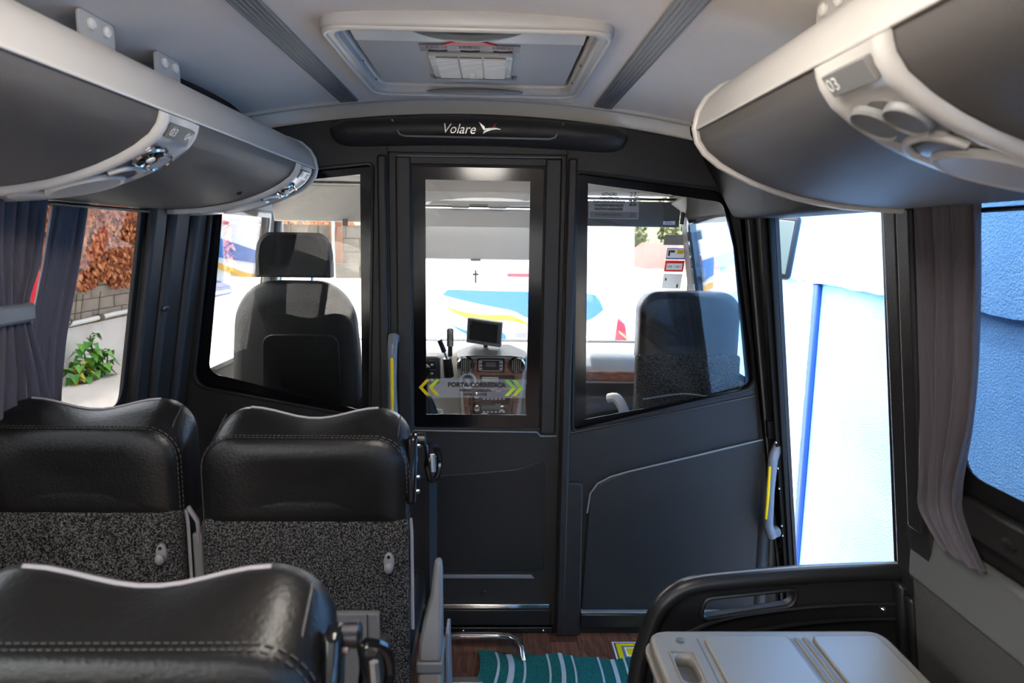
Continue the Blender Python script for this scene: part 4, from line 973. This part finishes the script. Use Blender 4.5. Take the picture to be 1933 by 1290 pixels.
# cab seats
ds = empty('driver_seat', (-.815, 2.9, 0), 'black cloth driver seat with separate rounded headrest', 'seat')
DC = (-.815, 2.80, 0)
bo = outline(.262, .45, 1.335, .17); bo = [(x*(1 if z < 1.0 else 1-.10*(z-1.0)/.3), z) for x, z in bo]
sack([(-.0, scale_ol(bo, .3, .9)), (-.02, scale_ol(bo, .8, .9)), (0, scale_ol(bo, .96, .9)), (.03, bo), (.08, bo), (.11, scale_ol(bo, .96, .9)), (.12, scale_ol(bo, .6, .9))], 'backrest', 'seat_cloth', ds, DC)
ho = outline(.150, 1.350, 1.532, .055); ho = [(x*(1.0 if z < 1.44 else 1-.12*(z-1.44)/.09), z) for x, z in ho]
sack([(.02, scale_ol(ho, .5, 1.44)), (.005, scale_ol(ho, .88, 1.44)), (.02, ho), (.09, ho), (.11, scale_ol(ho, .85, 1.44))], 'headrest', 'seat_cloth', ds, DC)
for x in (-.07, .07): MB().tube([(DC[0]+x, DC[1]+.05, 1.30), (DC[0]+x, DC[1]+.05, 1.38)], .006, 8).build('headrest_post', 'chrome', ds)
front('back_pocket', rpoly([(DC[0]-.13, .60, .03), (DC[0]+.20, .60, .03), (DC[0]+.19, 1.12, .05), (DC[0]-.12, 1.12, .05)]), DC[1]-.03, .02, 'leather', ds, bev=.006)
box('seat_cushion', (DC[0]-.25, DC[1]+.08, .40), (DC[0]+.25, DC[1]+.52, .56), 'seat_cloth', ds, .04, seg=3)
box('pedestal', (DC[0]-.2, DC[1]+.08, -.30), (DC[0]+.2, DC[1]+.46, .41), 'black', ds, .02)
MB().tube([(DC[0]+.29, DC[1]+.05, .62), (DC[0]+.30, DC[1]+.03, .82), (DC[0]+.29, DC[1]+.05, .86)], [.045, .055, .03], 12).build('armrest', 'carpet', ds, sub=1)
gs = empty('guide_seat', (.83, 2.9, 0), 'black cab passenger seat with grey carpeted lower back', 'seat')
GC = (.825, 2.80, 0)
bo = outline(.212, 1.03, 1.312, .085)
sack([(-.0, scale_ol(bo, .4, 1.1)), (-.012, scale_ol(bo, .85, 1.1)), (0, scale_ol(bo, .97, 1.1)), (.02, bo), (.09, bo), (.11, scale_ol(bo, .92, 1.1))], 'backrest_top', 'leather', gs, GC)
bo = outline(.216, .40, 1.052, .02)
sack([(-.016, scale_ol(bo, .5, .8)), (-.016, scale_ol(bo, .96, .8)), (-.008, bo), (.02, bo), (.09, scale_ol(bo, .96, .8))], 'carpet_back', 'carpet', gs, GC)
MB().tube(smooth_path([(GC[0]-.19, GC[1]-.018, .86), (GC[0]-.02, GC[1]-.02, .885), (GC[0]+.12, GC[1]-.018, .868)]), .004, 6).build('pocket_piping', 'grey_plastic', gs)
box('seat_cushion', (GC[0]-.21, GC[1]+.08, .42), (GC[0]+.19, GC[1]+.42, .54), 'leather', gs, .03, seg=3)
box('pedestal', (GC[0]-.16, GC[1]+.08, -.30), (GC[0]+.14, GC[1]+.38, .43), 'black', gs, .02)
MB().tube(smooth_path([(.505, 2.86, .845), (.535, 2.84, .850), (.565, 2.82, .80), (.58, 2.81, .72)]), .026, 12, flat=.8).build('white_armrest', 'light_grey', gs)
MB().tube([(.58, 2.81, .72), (.62, 2.82, .66)], .02, 10).build('armrest_pivot', 'black', gs)

# visors and blinds
def visor(name, x0, x1, z0, z1, y, m, label, tilt=.0):
    t = empty(name, ((x0+x1)/2, y, z1), label, 'sun visor')
    MB().hexa([(x0, y+tilt, z0), (x1, y+tilt, z0), (x1, y+tilt+.018, z0), (x0, y+tilt+.018, z0), (x0, y, z1), (x1, y, z1), (x1, y+.018, z1), (x0, y+.018, z1)]).build('visor_board', m, t, .006)
    MB().tube([(x0-.0, y+.009, z1+.012), (x1+.02, y+.009, z1+.012)], .006, 8).build('hinge_rod', 'black', t)
    return t
v1 = visor('sun_visor', -.36, .195, 1.415, 1.66, 3.36, 'visor_cloth', 'pale grey lowered blind in the middle of the windscreen', .02)
box('hinge_board', (-.36, 3.33, 1.672), (.195, 3.40, 1.74), 'visor_cloth', v1, .01)
MB().tube([(-.20, 3.33, 1.665), (-.12, 3.325, 1.665), (-.11, 3.325, 1.675), (-.03, 3.325, 1.675), (-.02, 3.325, 1.665), (.06, 3.33, 1.665)], .005, 8).build('pull_bar', 'grey_plastic', v1)
box('pull_tab', (-.11, 3.372, 1.408), (-.06, 3.385, 1.418), 'mid_grey', v1, .003)
v2 = visor('sun_visor', .44, .905, 1.585, 1.705, 3.33, 'visor_dark', 'dark sun visor with yellow and white labels before the passenger seat', .02)
box('warning_label', (.83, 3.342, 1.640), (.872, 3.3465, 1.652), 'yellow', v2); wl_ = box('white_label', (.825, 3.345, 1.598), (.883, 3.350, 1.636), 'paper', v2)
for i in range(3): box('label_line', (.832, 3.3435, 1.604+i*.009), (.87-.01*(i % 2), 3.3455, 1.607+i*.009), 'mid_grey', wl_)
MB().tube([(.915, 3.345, 1.60), (.925, 3.34, 1.72)], .01, 8).build('hinge_arm', 'black', v2)
v3 = visor('sun_visor', -1.02, -.42, 1.585, 1.75, 3.20, 'visor_cloth', 'grey sun visor with a clip before the driver seat', .05)
box('clip', (-.70, 3.235, 1.565), (-.675, 3.245, 1.60), 'grey_plastic', v3, .002)
# rosary cross
rc = empty('hanging_cross', (-.085, 3.38, 1.40), 'small dark cross on a chain hanging from the blind', 'cross')
MB().tube([(-.085, 3.385, 1.41), (-.085, 3.385, 1.355)], .0018, 6).build('chain', 'dark_metal', rc)
box('cross_upright', (-.089, 3.381, 1.30), (-.081, 3.389, 1.362), 'rust', rc, .001); box('cross_arm', (-.099, 3.3805, 1.338), (-.071, 3.3895, 1.347), 'rust', rc, .001)
# windscreen stickers: sloping glass, y = 3.42 + (1.76-z)*.37
def wsy(z): return 3.42+(1.76-z)*.3704-.004
WS = lambda x, z: frame((x, wsy(z), z), (1, 0, 0), (0, -.347, .938))
st = empty('windscreen_sticker', (.945, wsy(1.45), 1.4), 'grey, blue-edged and red-edged permit stickers stuck on windscreen beside the pillar', 'sticker')
def stk(x, z, w_, h_, m, name='sticker_sheet', lift=0): return plate(name, [rect(-w_/2, -h_/2, w_/2, h_/2)], WS(x, z) @ at(0, 0, lift), .0012, m, st)
stk(.93, 1.525, .115, .055, 'grey_plastic'); stk(.945, 1.455, .10, .062, 'bus_blue'); stk(.943, 1.457, .09, .05, 'paper', lift=.001); stk(.965, 1.465, .03, .022, 'bus_yellow', 'sticker_mark', .002); stk(.925, 1.467, .022, .012, 'ink', 'sticker_mark', .002); stk(.908, 1.458, .01, .03, 'ink', 'sticker_mark', .002)
stk(.945, 1.39, .10, .062, 'red'); stk(.945, 1.388, .082, .036, 'paper', lift=.001); text('sticker_lettering', 'HB 1-661', .018, 'ink', WS(.945, 1.388) @ at(0, 0, .002), st, th=.0006)
stk(.945, 1.31, .10, .085, 'paper'); stk(.91, 1.32, .008, .015, 'ink', 'sticker_mark', .001); stk(.975, 1.285, .008, .02, 'ink', 'sticker_mark', .001)
# capacity sticker on the right partition pane
cpn = empty('capacity_sticker', (.43, PT+.015, 1.63), 'clear passenger capacity sticker with black lettering on the partition glass', 'sticker')
CY_ = PT+.0185
for s_, z, sz in (('LOTAÇÃO', 1.681, .014), ('CAPACIDADE', 1.667, .014), ('PASSAGEIROS SENTADOS', 1.655, .0125), ('PASAJEROS SENTADOS', 1.642, .0125), ('SEATING PASSENGERS', 1.629, .0125)):
    text('capacity_lettering', s_, sz, 'ink', at(.412, CY_, z) @ MXZ, cpn, th=.0008, sx=.8, bold=.0005)
text('capacity_number', '27', .026, 'ink', at(.497, CY_, 1.680) @ MXZ, cpn, th=.0008)
text('capacity_number', '25', .028, 'ink', at(.497, CY_, 1.651) @ MXZ, cpn, th=.0008, bold=.001)
front('capacity_film', rect(.340, 1.595, .520, 1.692), CY_+.001, .0006, 'film', cpn)
front('capacity_band', rect(.345, 1.598, .515, 1.620), CY_, .0008, 'mid_grey', cpn)
text('capacity_number', '25', .018, 'ink', at(.497, CY_-.001, 1.609) @ MXZ, cpn, th=.0006)
text('capacity_lettering', 'STANDING PASSENGERS', .011, 'ink', at(.412, CY_-.001, 1.609) @ MXZ, cpn, th=.0006, sx=.8)

# opal lamps added out of view over the rear rows, as interior fill
for i, y in enumerate((.28, .6, .92)):
    cl_ = empty('ceiling_fill_lamp', (X0, y, 1.98), 'round opal fill lamp added on the ceiling above the seat row behind', 'lamp', 'added fill lamps')
    MB().lathe([(.15, 0), (.15, .012), (.135, .018)], at(X0, y, 1.988) @ DN, 28).build('fill_lamp_ring', 'white', cl_)
    MB().lathe([(.13, 0), (.13, .035), (.115, .05), (.07, .06)], at(X0, y, 1.976) @ DN, 28).build('fill_lamp_dome', 'fill_lamp_face', cl_)

cd_ = empty('cab_fill_lamp', (-.06, 2.9, 1.81), 'round fill lamp added on the cab ceiling behind the sliding door', 'lamp')  # added lamp, hidden by the header, brightens dashboard and console
MB().lathe([(.10, 0), (.10, .012), (.09, .016)], at(-.06, 2.86, 1.826) @ DN, 24).build('fill_lamp_ring', 'white', cd_)
MB().lathe([(.088, 0), (.088, .02), (.06, .034)], at(-.06, 2.86, 1.812) @ DN, 24).build('fill_lamp_dome', 'fill_lamp_face', cd_)

# ------------------------------------------------------------------ outside
GZ = -.55
props(box('ground', (-40, -25, GZ-.2), (40, 60, GZ), 'asphalt'), kind='structure')
# boundary wall with dry leaves on the left
BX = -6.05
bw = empty('boundary_wall', (BX, 9, GZ), 'long plastered block wall overgrown with dry brown leaves beyond the window', 'wall')
box('plaster_base', (BX-.3, -6, GZ), (BX, 30, .16), 'plaster', bw)
box('mortar_core', (BX-.3, -6, .16), (BX-.06, 30, 3.0), 'mortar', bw)
bmesh_block = None
for r_ in range(6):
    for c_ in range(22):
        y = 7.2 + c_*.41 + (.205 if r_ % 2 else 0)
        if bmesh_block is None:
            o = MB().box((-.09, 0, 0), (0, .40, .172)).build('block', 'block', bw, smooth=False); bmesh_block = o.data
            o.matrix_parent_inverse = Matrix.Translation(-PW(bw))
        else:
            o = bpy.data.objects.new('block', bmesh_block); COL.objects.link(o); o.parent = bw; o.matrix_parent_inverse = Matrix.Translation(-PW(bw))
        o.location = (BX-.01+random.uniform(-.008, .008), y, .17+r_*.182)
wp = empty('water_pipe', (BX+.06, 9, .22), 'white plastic pipe running along the top of the plaster wall', 'pipe')
MB().tube([(BX+.05, -4, .215), (BX+.05, 9.5, .215), (BX+.05, 11.0, .245), (BX+.05, 15.7, .25)], .035, 10).build('pipe_run', 'pvc', wp)
MB().lathe([(.05, -.05), (.055, 0), (.05, .05)], at(BX+.05, 10.55, .235) @ FX, 12).build('pipe_joint', 'stem', wp)
for y in (9.9, 10.05, 10.5): MB().tube([(BX+.04, y, .18), (BX+.06, y+.1, .62)], .007, 5).build('twig', 'stem', wp)
MB().tube(smooth_path([(BX+.1, 9.1, .13), (BX+.1, 9.4, .18), (BX+.1, 9.7, .22), (BX+.1, 9.75, .3), (BX+.08, 9.5, .32)]), .012, 6).build('hose', 'stem', wp)
def leafmesh(nm, m, w_, l):
    me = bpy.data.meshes.new(nm); me.from_pydata([(0, 0, 0), (w_, .02, -l*.45), (0, .012, -l), (-w_, .02, -l*.45), (0, -.012, -l*.45)], [], [(0, 4, 1), (1, 4, 2), (2, 4, 3), (3, 4, 0)]); me.materials.append(MATS[m]); return me
LM = [leafmesh('leaf_'+m, m, w_, l) for m, w_, l in (('leaf_dry', .024, .072), ('leaf_dry2', .027, .08), ('leaf_dry3', .022, .066))]
def lowz(y): return .78 + .06*math.sin(y*3.1) + .05*math.sin(y*7.7+1) 
def leafM():
    y = random.uniform(8.7, 12.4); z = random.uniform(lowz(y)-.05, 2.15)
    return y, z
for i in range(300):
    y, z = leafM()
    o = bpy.data.objects.new('leaf', random.choice(LM)); COL.objects.link(o); o.parent = bw; o.matrix_parent_inverse = Matrix.Translation(-PW(bw))
    o.location = (BX+random.uniform(.10, .16), y, z); o.rotation_euler = (random.uniform(-.7, .7), random.uniform(-.6, .5), R(90)+random.uniform(-.7, .7)); sc_ = random.uniform(.9, 1.5); o.scale = (sc_, sc_, sc_)
for nm, q in (('leaf_dry', 0), ('leaf_dry2', 1), ('leaf_dry3', 2)):
    mb = MB(); src = LM[q]
    for i in range(9000):
        if i < 6200: y = random.uniform(8.0, 13.5); z = random.uniform(lowz(y)-.08*random.random()**2, 2.6)
        else: y = random.uniform(2, 30); z = random.uniform(lowz(y), 3.2)
        sc_ = random.uniform(.8, 1.5)*(1 if y < 14 else 1.6)
        M = at(BX+random.uniform(-.04, .13), y, z) @ Matrix.Rotation(R(90)+random.uniform(-.7, .7), 4, 'Z') @ Matrix.Rotation(random.uniform(-.8, .6), 4, 'Y') @ Matrix.Rotation(random.uniform(-.8, .8), 4, 'X')
        mb.add([M @ (v.co*sc_) for v in src.vertices], [tuple(p.vertices) for p in src.polygons])
    o = mb.build('dry_leaves', nm, bw, smooth=False); o['kind'] = 'stuff'
# weed at the foot of the wall
wdp = empty('weed_plant', (-5.75, 9.75, GZ), 'leafy green weed growing at the foot of the plaster wall', 'plant')
for i, (dx, dy, h) in enumerate(((0, 0, .62), (.12, .1, .40), (-.12, -.05, .50), (.05, -.34, .28), (.1, .25, .35), (0, -.45, .2))):
    b_ = Vector((-5.72+dx*.5, 9.78+dy*.75, GZ)); tp = b_+Vector((dx*.3, dy*.3, h))
    MB().tube([b_, (b_+tp)/2+Vector((.02, 0, 0)), tp], .01, 5).build('stem', 'stem', wdp)
    for j in range(17):
        q = .15+.85*j/16; p = b_.lerp(tp, q); a = random.uniform(0, 6.28); L_ = random.uniform(.14, .22); d = Vector((math.cos(a), math.sin(a), 0)); w_ = Vector((-d.y, d.x, 0))*L_*.36
        me = MB().add([p, p+d*L_*.5+w_+Vector((0, 0, .03)), p+d*L_-Vector((0, 0, L_*.45)), p+d*L_*.5-w_+Vector((0, 0, .03)), p+d*L_*.5+Vector((0, 0, .015))], [(0, 1, 4), (1, 2, 4), (2, 3, 4), (3, 0, 4)])
        me.build('leaf', 'leaf_yellow' if (dy < -.3 and j % 3 == 0) else random.choice(['leaf_green', 'leaf_green2']), wdp, smooth=False)
# red post
rdp = empty('red_post', (-4.0, 5.85, GZ), 'red painted slanting post seen between the two curtains', 'post')
MB().tube([(-4.0, 5.72, GZ), (-4.0, 6.44, 3.0)], .05, 12).build('post_shaft', 'red', rdp); MB().lathe([(.12, 0), (.12, .04), (.07, .06)], at(-4.0, 5.72, GZ), 16).build('post_foot', 'red', rdp)

# blue wall on the right
bl = empty('blue_wall', (2.0, 3, GZ), 'tall blue rough rendered wall close beside the entrance', 'wall')
MB().hexa([(2.0, -8, GZ), (2.0, 6, GZ), (2.3, 6, GZ), (2.3, -8, GZ), (2.0, -8, 1.10), (2.0, 6, 1.35), (2.3, 6, 1.35), (2.3, -8, 1.10)]).build('lower_wall', 'blue_wall', bl)
NS = 120; rings = []
for i in range(NS+1):
    y = -8+14*i/NS; zb = 1.10+.25*(y+8)/14 + random.uniform(-.008, .008)-.035
    rings.append([(1.96, y, zb), (2.3, y, zb), (2.3, y, 4.2), (1.96, y, 4.2)])
MB().loft(rings).build('upper_wall', 'blue_wall', bl, smooth=False)
MB().box((1.965, 4.09, GZ), (2.0, 4.14, 1.27)).build('drain_pipe', 'blue_pipe', bl, .01)
MB().hexa([(1.955, 4.145, GZ), (1.955, 4.34, GZ), (2.0, 4.34, GZ), (2.0, 4.145, GZ), (1.955, 4.145, 1.28), (1.955, 4.34, 1.28), (2.0, 4.34, 1.28), (2.0, 4.145, 1.28)]).build('pilaster', 'pale_wall', bl, .01)
# wing mirror by the entrance
wm = empty('wing_mirror', (1.62, 3.55, 1.5), 'black wing mirror of the minibus before the blue wall', 'mirror')
MM = at(1.40, 3.36, 1.50) @ Matrix.Rotation(R(-20), 4, 'Z') @ Matrix.Rotation(R(6), 4, 'Y')
MB().box((-.09, 0, -.16), (.09, .05, .16), MM).build('housing', 'black', wm, .025, seg=3)
MB().box((-.068, -.003, -.13), (.060, .004, .13), MM).build('mirror_glass', 'lcd', wm, .01)
MB().tube([(1.05, 3.45, 1.60), (1.25, 3.46, 1.62), (1.47, 3.40, 1.56)], .02, 8).build('arm', 'black', wm)
# side mirror on the driver side
wm2 = empty('wing_mirror', (-1.5, 3.6, 1.5), 'black wing mirror outside the driver window', 'mirror')
MB().box((-.09, 0, -.15), (.09, .06, .15), at(-1.45, 3.5, 1.42) @ Matrix.Rotation(R(20), 4, 'Z')).build('housing', 'black', wm2, .025, seg=3)
MB().tube([(-1.12, 3.48, 1.58), (-1.3, 3.5, 1.6), (-1.43, 3.52, 1.52)], .018, 8).build('arm', 'black', wm2)

# white coach ahead
co = empty('white_coach', (.24, 6.2, GZ), 'white coach with blue and yellow swooshes parked ahead of the windscreen', 'bus')
BY = 6.2
MB().hexa([(-.86, BY, GZ+.28), (1.36, BY, GZ+.28), (1.36, BY+7, GZ+.28), (-.86, BY+7, GZ+.28), (-.80, BY+.10, 2.5), (1.28, BY+.10, 2.5), (1.28, BY+7, 2.5), (-.80, BY+7, 2.5)]).build('coach_body', 'bus_white', co, .10, seg=4)
def rear(name, loops, m, lift=.006, bev=0):
    if isinstance(loops[0][0], (int, float)): loops = [loops]
    me = curve_mesh(loops, .012, bev)
    for v in me.vertices:
        x, z, d = v.co; y = BY + .10*max(0, (z-(GZ+.28)))/2.77 - lift - d; v.co = (x, y, z)
    bm = bmesh.new(); bm.from_mesh(me); bmesh.ops.recalc_face_normals(bm, faces=bm.faces); bm.to_mesh(me); bm.free()
    return link(name, me, m, co)
sp2 = lambda P: [tuple(p[:2]) for p in smooth_path([(a, b, 0) for a, b in P], 6)]
rear('blue_swoosh', sp2([(-.456, 1.0), (-.43, 1.03), (-.38, 1.05), (-.1, 1.045), (.323, 1.04), (.87, 1.03), (.97, .98), (1.02, .89)])+sp2([(1.02, .88), (.87, .78), (.6, .74), (.327, .80), (.2, .86), (-.0, .90), (-.25, .95), (-.456, 1.0)])[:-1], 'bus_blue')
rear('yellow_swoosh', sp2([(-.456, .905), (-.3, .86), (-.15, .83), (0, .825), (.14, .825), (.25, .79), (.34, .735)])+sp2([(.34, .73), (.22, .765), (.1, .775), (-.05, .77), (-.2, .78), (-.33, .835), (-.456, .905)])[:-1], 'bus_yellow')
rear('blue_swoosh', sp2([(-.393, .74), (-.28, .69), (-.15, .665), (.0, .67), (.08, .67), (.125, .63), (.12, .56), (.07, .50)])+sp2([(.05, .49), (.0, .56), (-.1, .60), (-.25, .65), (-.393, .74)])[:-1], 'bus_blue')
o = text('coach_lettering', 'NOVACA', .105, 'mid_grey', Matrix(), co, th=.008, sx=1.25)
for v in o.data.vertices: x, z, d = v.co; v.co = (x+.225, BY+.055-d, z+1.095)
rear('brake_lamp', rect(.13, 1.175, .48, 1.205, .012), 'lamp_red', .012)
rear('vent_plate', rect(.21, .615, .32, .665, .006), 'grey_plastic', .008)
for a in range(20): pass
tl = rear('tail_lamp', rpoly([(1.118, .48, .01), (1.155, .82, .01), (1.225, .75, .05), (1.268, .48, .01)]), 'lamp_red', .02, .008)
rear('tail_lamp_bar', rpoly([(1.165, .70), (1.24, .64), (1.243, .615), (1.165, .675)]), 'lamp_orange', .034)
rear('tail_lamp_bar', rpoly([(1.15, .61), (1.245, .54), (1.248, .515), (1.15, .585)]), 'lamp_orange', .034)
MB().tube([(x, BY+.05-.004, z) for x, z in sp2([(.985, .48), (1.02, .70), (1.035, .85), (1.02, .92), (.97, .99)])], .004, 6).build('engine_door_seam', 'mid_grey', co)
MB().tube([(x, BY+.025, .485) for x in (-.2, .985)], .004, 6).build('engine_door_seam', 'mid_grey', co)
rear('rear_window', rect(-.6, 2.12, 1.1, 2.38, .08), 'gloss_black', .006)
box('bumper', (-.86, BY-.05, GZ+.22), (1.36, BY+.1, GZ+.62), 'bus_white', co, .04)
for x in (-.6, 1.1): MB().lathe([(.42, -.13), (.45, -.1), (.45, .1), (.42, .13)], at(x, BY+1.6, GZ+.45) @ Matrix.Rotation(R(90), 4, 'Y'), 24).build('wheel', 'rubber', co)

# walls and houses farther off
fw = empty('grey_block_wall', (-3, 15, GZ), 'grey block wall with rusty stained cap beyond the driver window', 'wall')
for r_ in range(4):
    for c_ in range(9):
        box('block', (-7.4+c_*.62+(.3 if r_ % 2 else 0), 16.0+random.uniform(-.01, .01), .55+r_*.31), (-6.81+c_*.62+(.3 if r_ % 2 else 0), 16.25, .84+r_*.31), 'far_block', fw)
box('plaster_base', (-8, 15.98, GZ), (-1.4, 16.3, .55), 'plaster', fw)
box('mortar_core', (-8, 16.03, .55), (-1.6, 16.3, 1.77), 'far_block', fw)
box('post', (-3.75, 15.9, .9), (-3.45, 16.3, 1.95), 'rust', fw, .02)
fw2 = MB().tube([(-3.62, 15.7, GZ), (-3.62, 15.7, 2.4)], .05, 8).build('lamp_post', 'steel'); props(fw2, 'thin grey pole standing before the grey block wall', 'post')
hs = empty('red_roof_house', (8, 26, GZ), 'distant house with red tin roof beyond the coach', 'house')
box('house_wall', (5.6, 24, GZ), (11, 30, .55), 'plaster', hs)
MB().hexa([(5.3, 23.6, .55), (11.4, 23.6, .55), (11.4, 30.4, .55), (5.3, 30.4, .55), (5.9, 26.9, 1.45), (11, 26.9, 1.45), (11, 27.1, 1.45), (5.9, 27.1, 1.45)]).build('roof', 'roof_red', hs)
props(box('garden_wall', (2.0, 14.0, GZ), (9, 14.3, .75), 'plaster'), 'pale plaster wall in front of the distant red-roofed house', 'wall')
def tree(x, y, z, r, label):
    t = empty('tree', (x, y, z), label, 'tree', 'trees on the far hillside')
    MB().tube([(x, y, z), (x, y, z+r)], .2, 6).build('trunk', 'stem', t)
    mb = MB(); rr_ = random.Random(int(x*10+y))
    for i in range(700):
        d = Vector((rr_.gauss(0, 1), rr_.gauss(0, 1), rr_.gauss(0, .8))).normalized()*r*rr_.uniform(.6, 1.05); p = Vector((x, y, z+r*1.3))+d
        a = Vector((rr_.gauss(0, 1), rr_.gauss(0, 1), rr_.gauss(0, 1))).normalized()*r*.14; b = a.orthogonal().normalized()*r*.12
        mb.add([p-a, p+b, p+a, p-b], [(0, 1, 2, 3)])
    o = mb.build('crown', 'foliage', t, smooth=False); o['kind'] = 'stuff'
hl = MB(); rows_ = []
for j in range(8):
    y = 34+j*7; rows_.append([(-60+i*6, y, GZ+ (j/7)**.8*7.5 + .8*math.sin(i*1.3+j)) for i in range(21)])
props(hl.loft(rows_, cap=False, closed=False).build('ground_hill', 'foliage', solid=.2), kind='structure')
for x, y, z, r_ in ((7.2, 36, .3, .9), (10.0, 37, .3, 1.1), (13, 36, .3, 1.2), (8.5, 43, 1.4, 1.2), (12.0, 45, 1.6, 1.4), (-9.0, 37, .3, 1.3), (-13, 40, .6, 1.6), (-5, 39, .5, 1.2)):
    tree(x, y, z, r_, 'leafy green tree on the far hillside beyond the ' + ('red-roofed house' if x > 0 else 'grey block wall'))
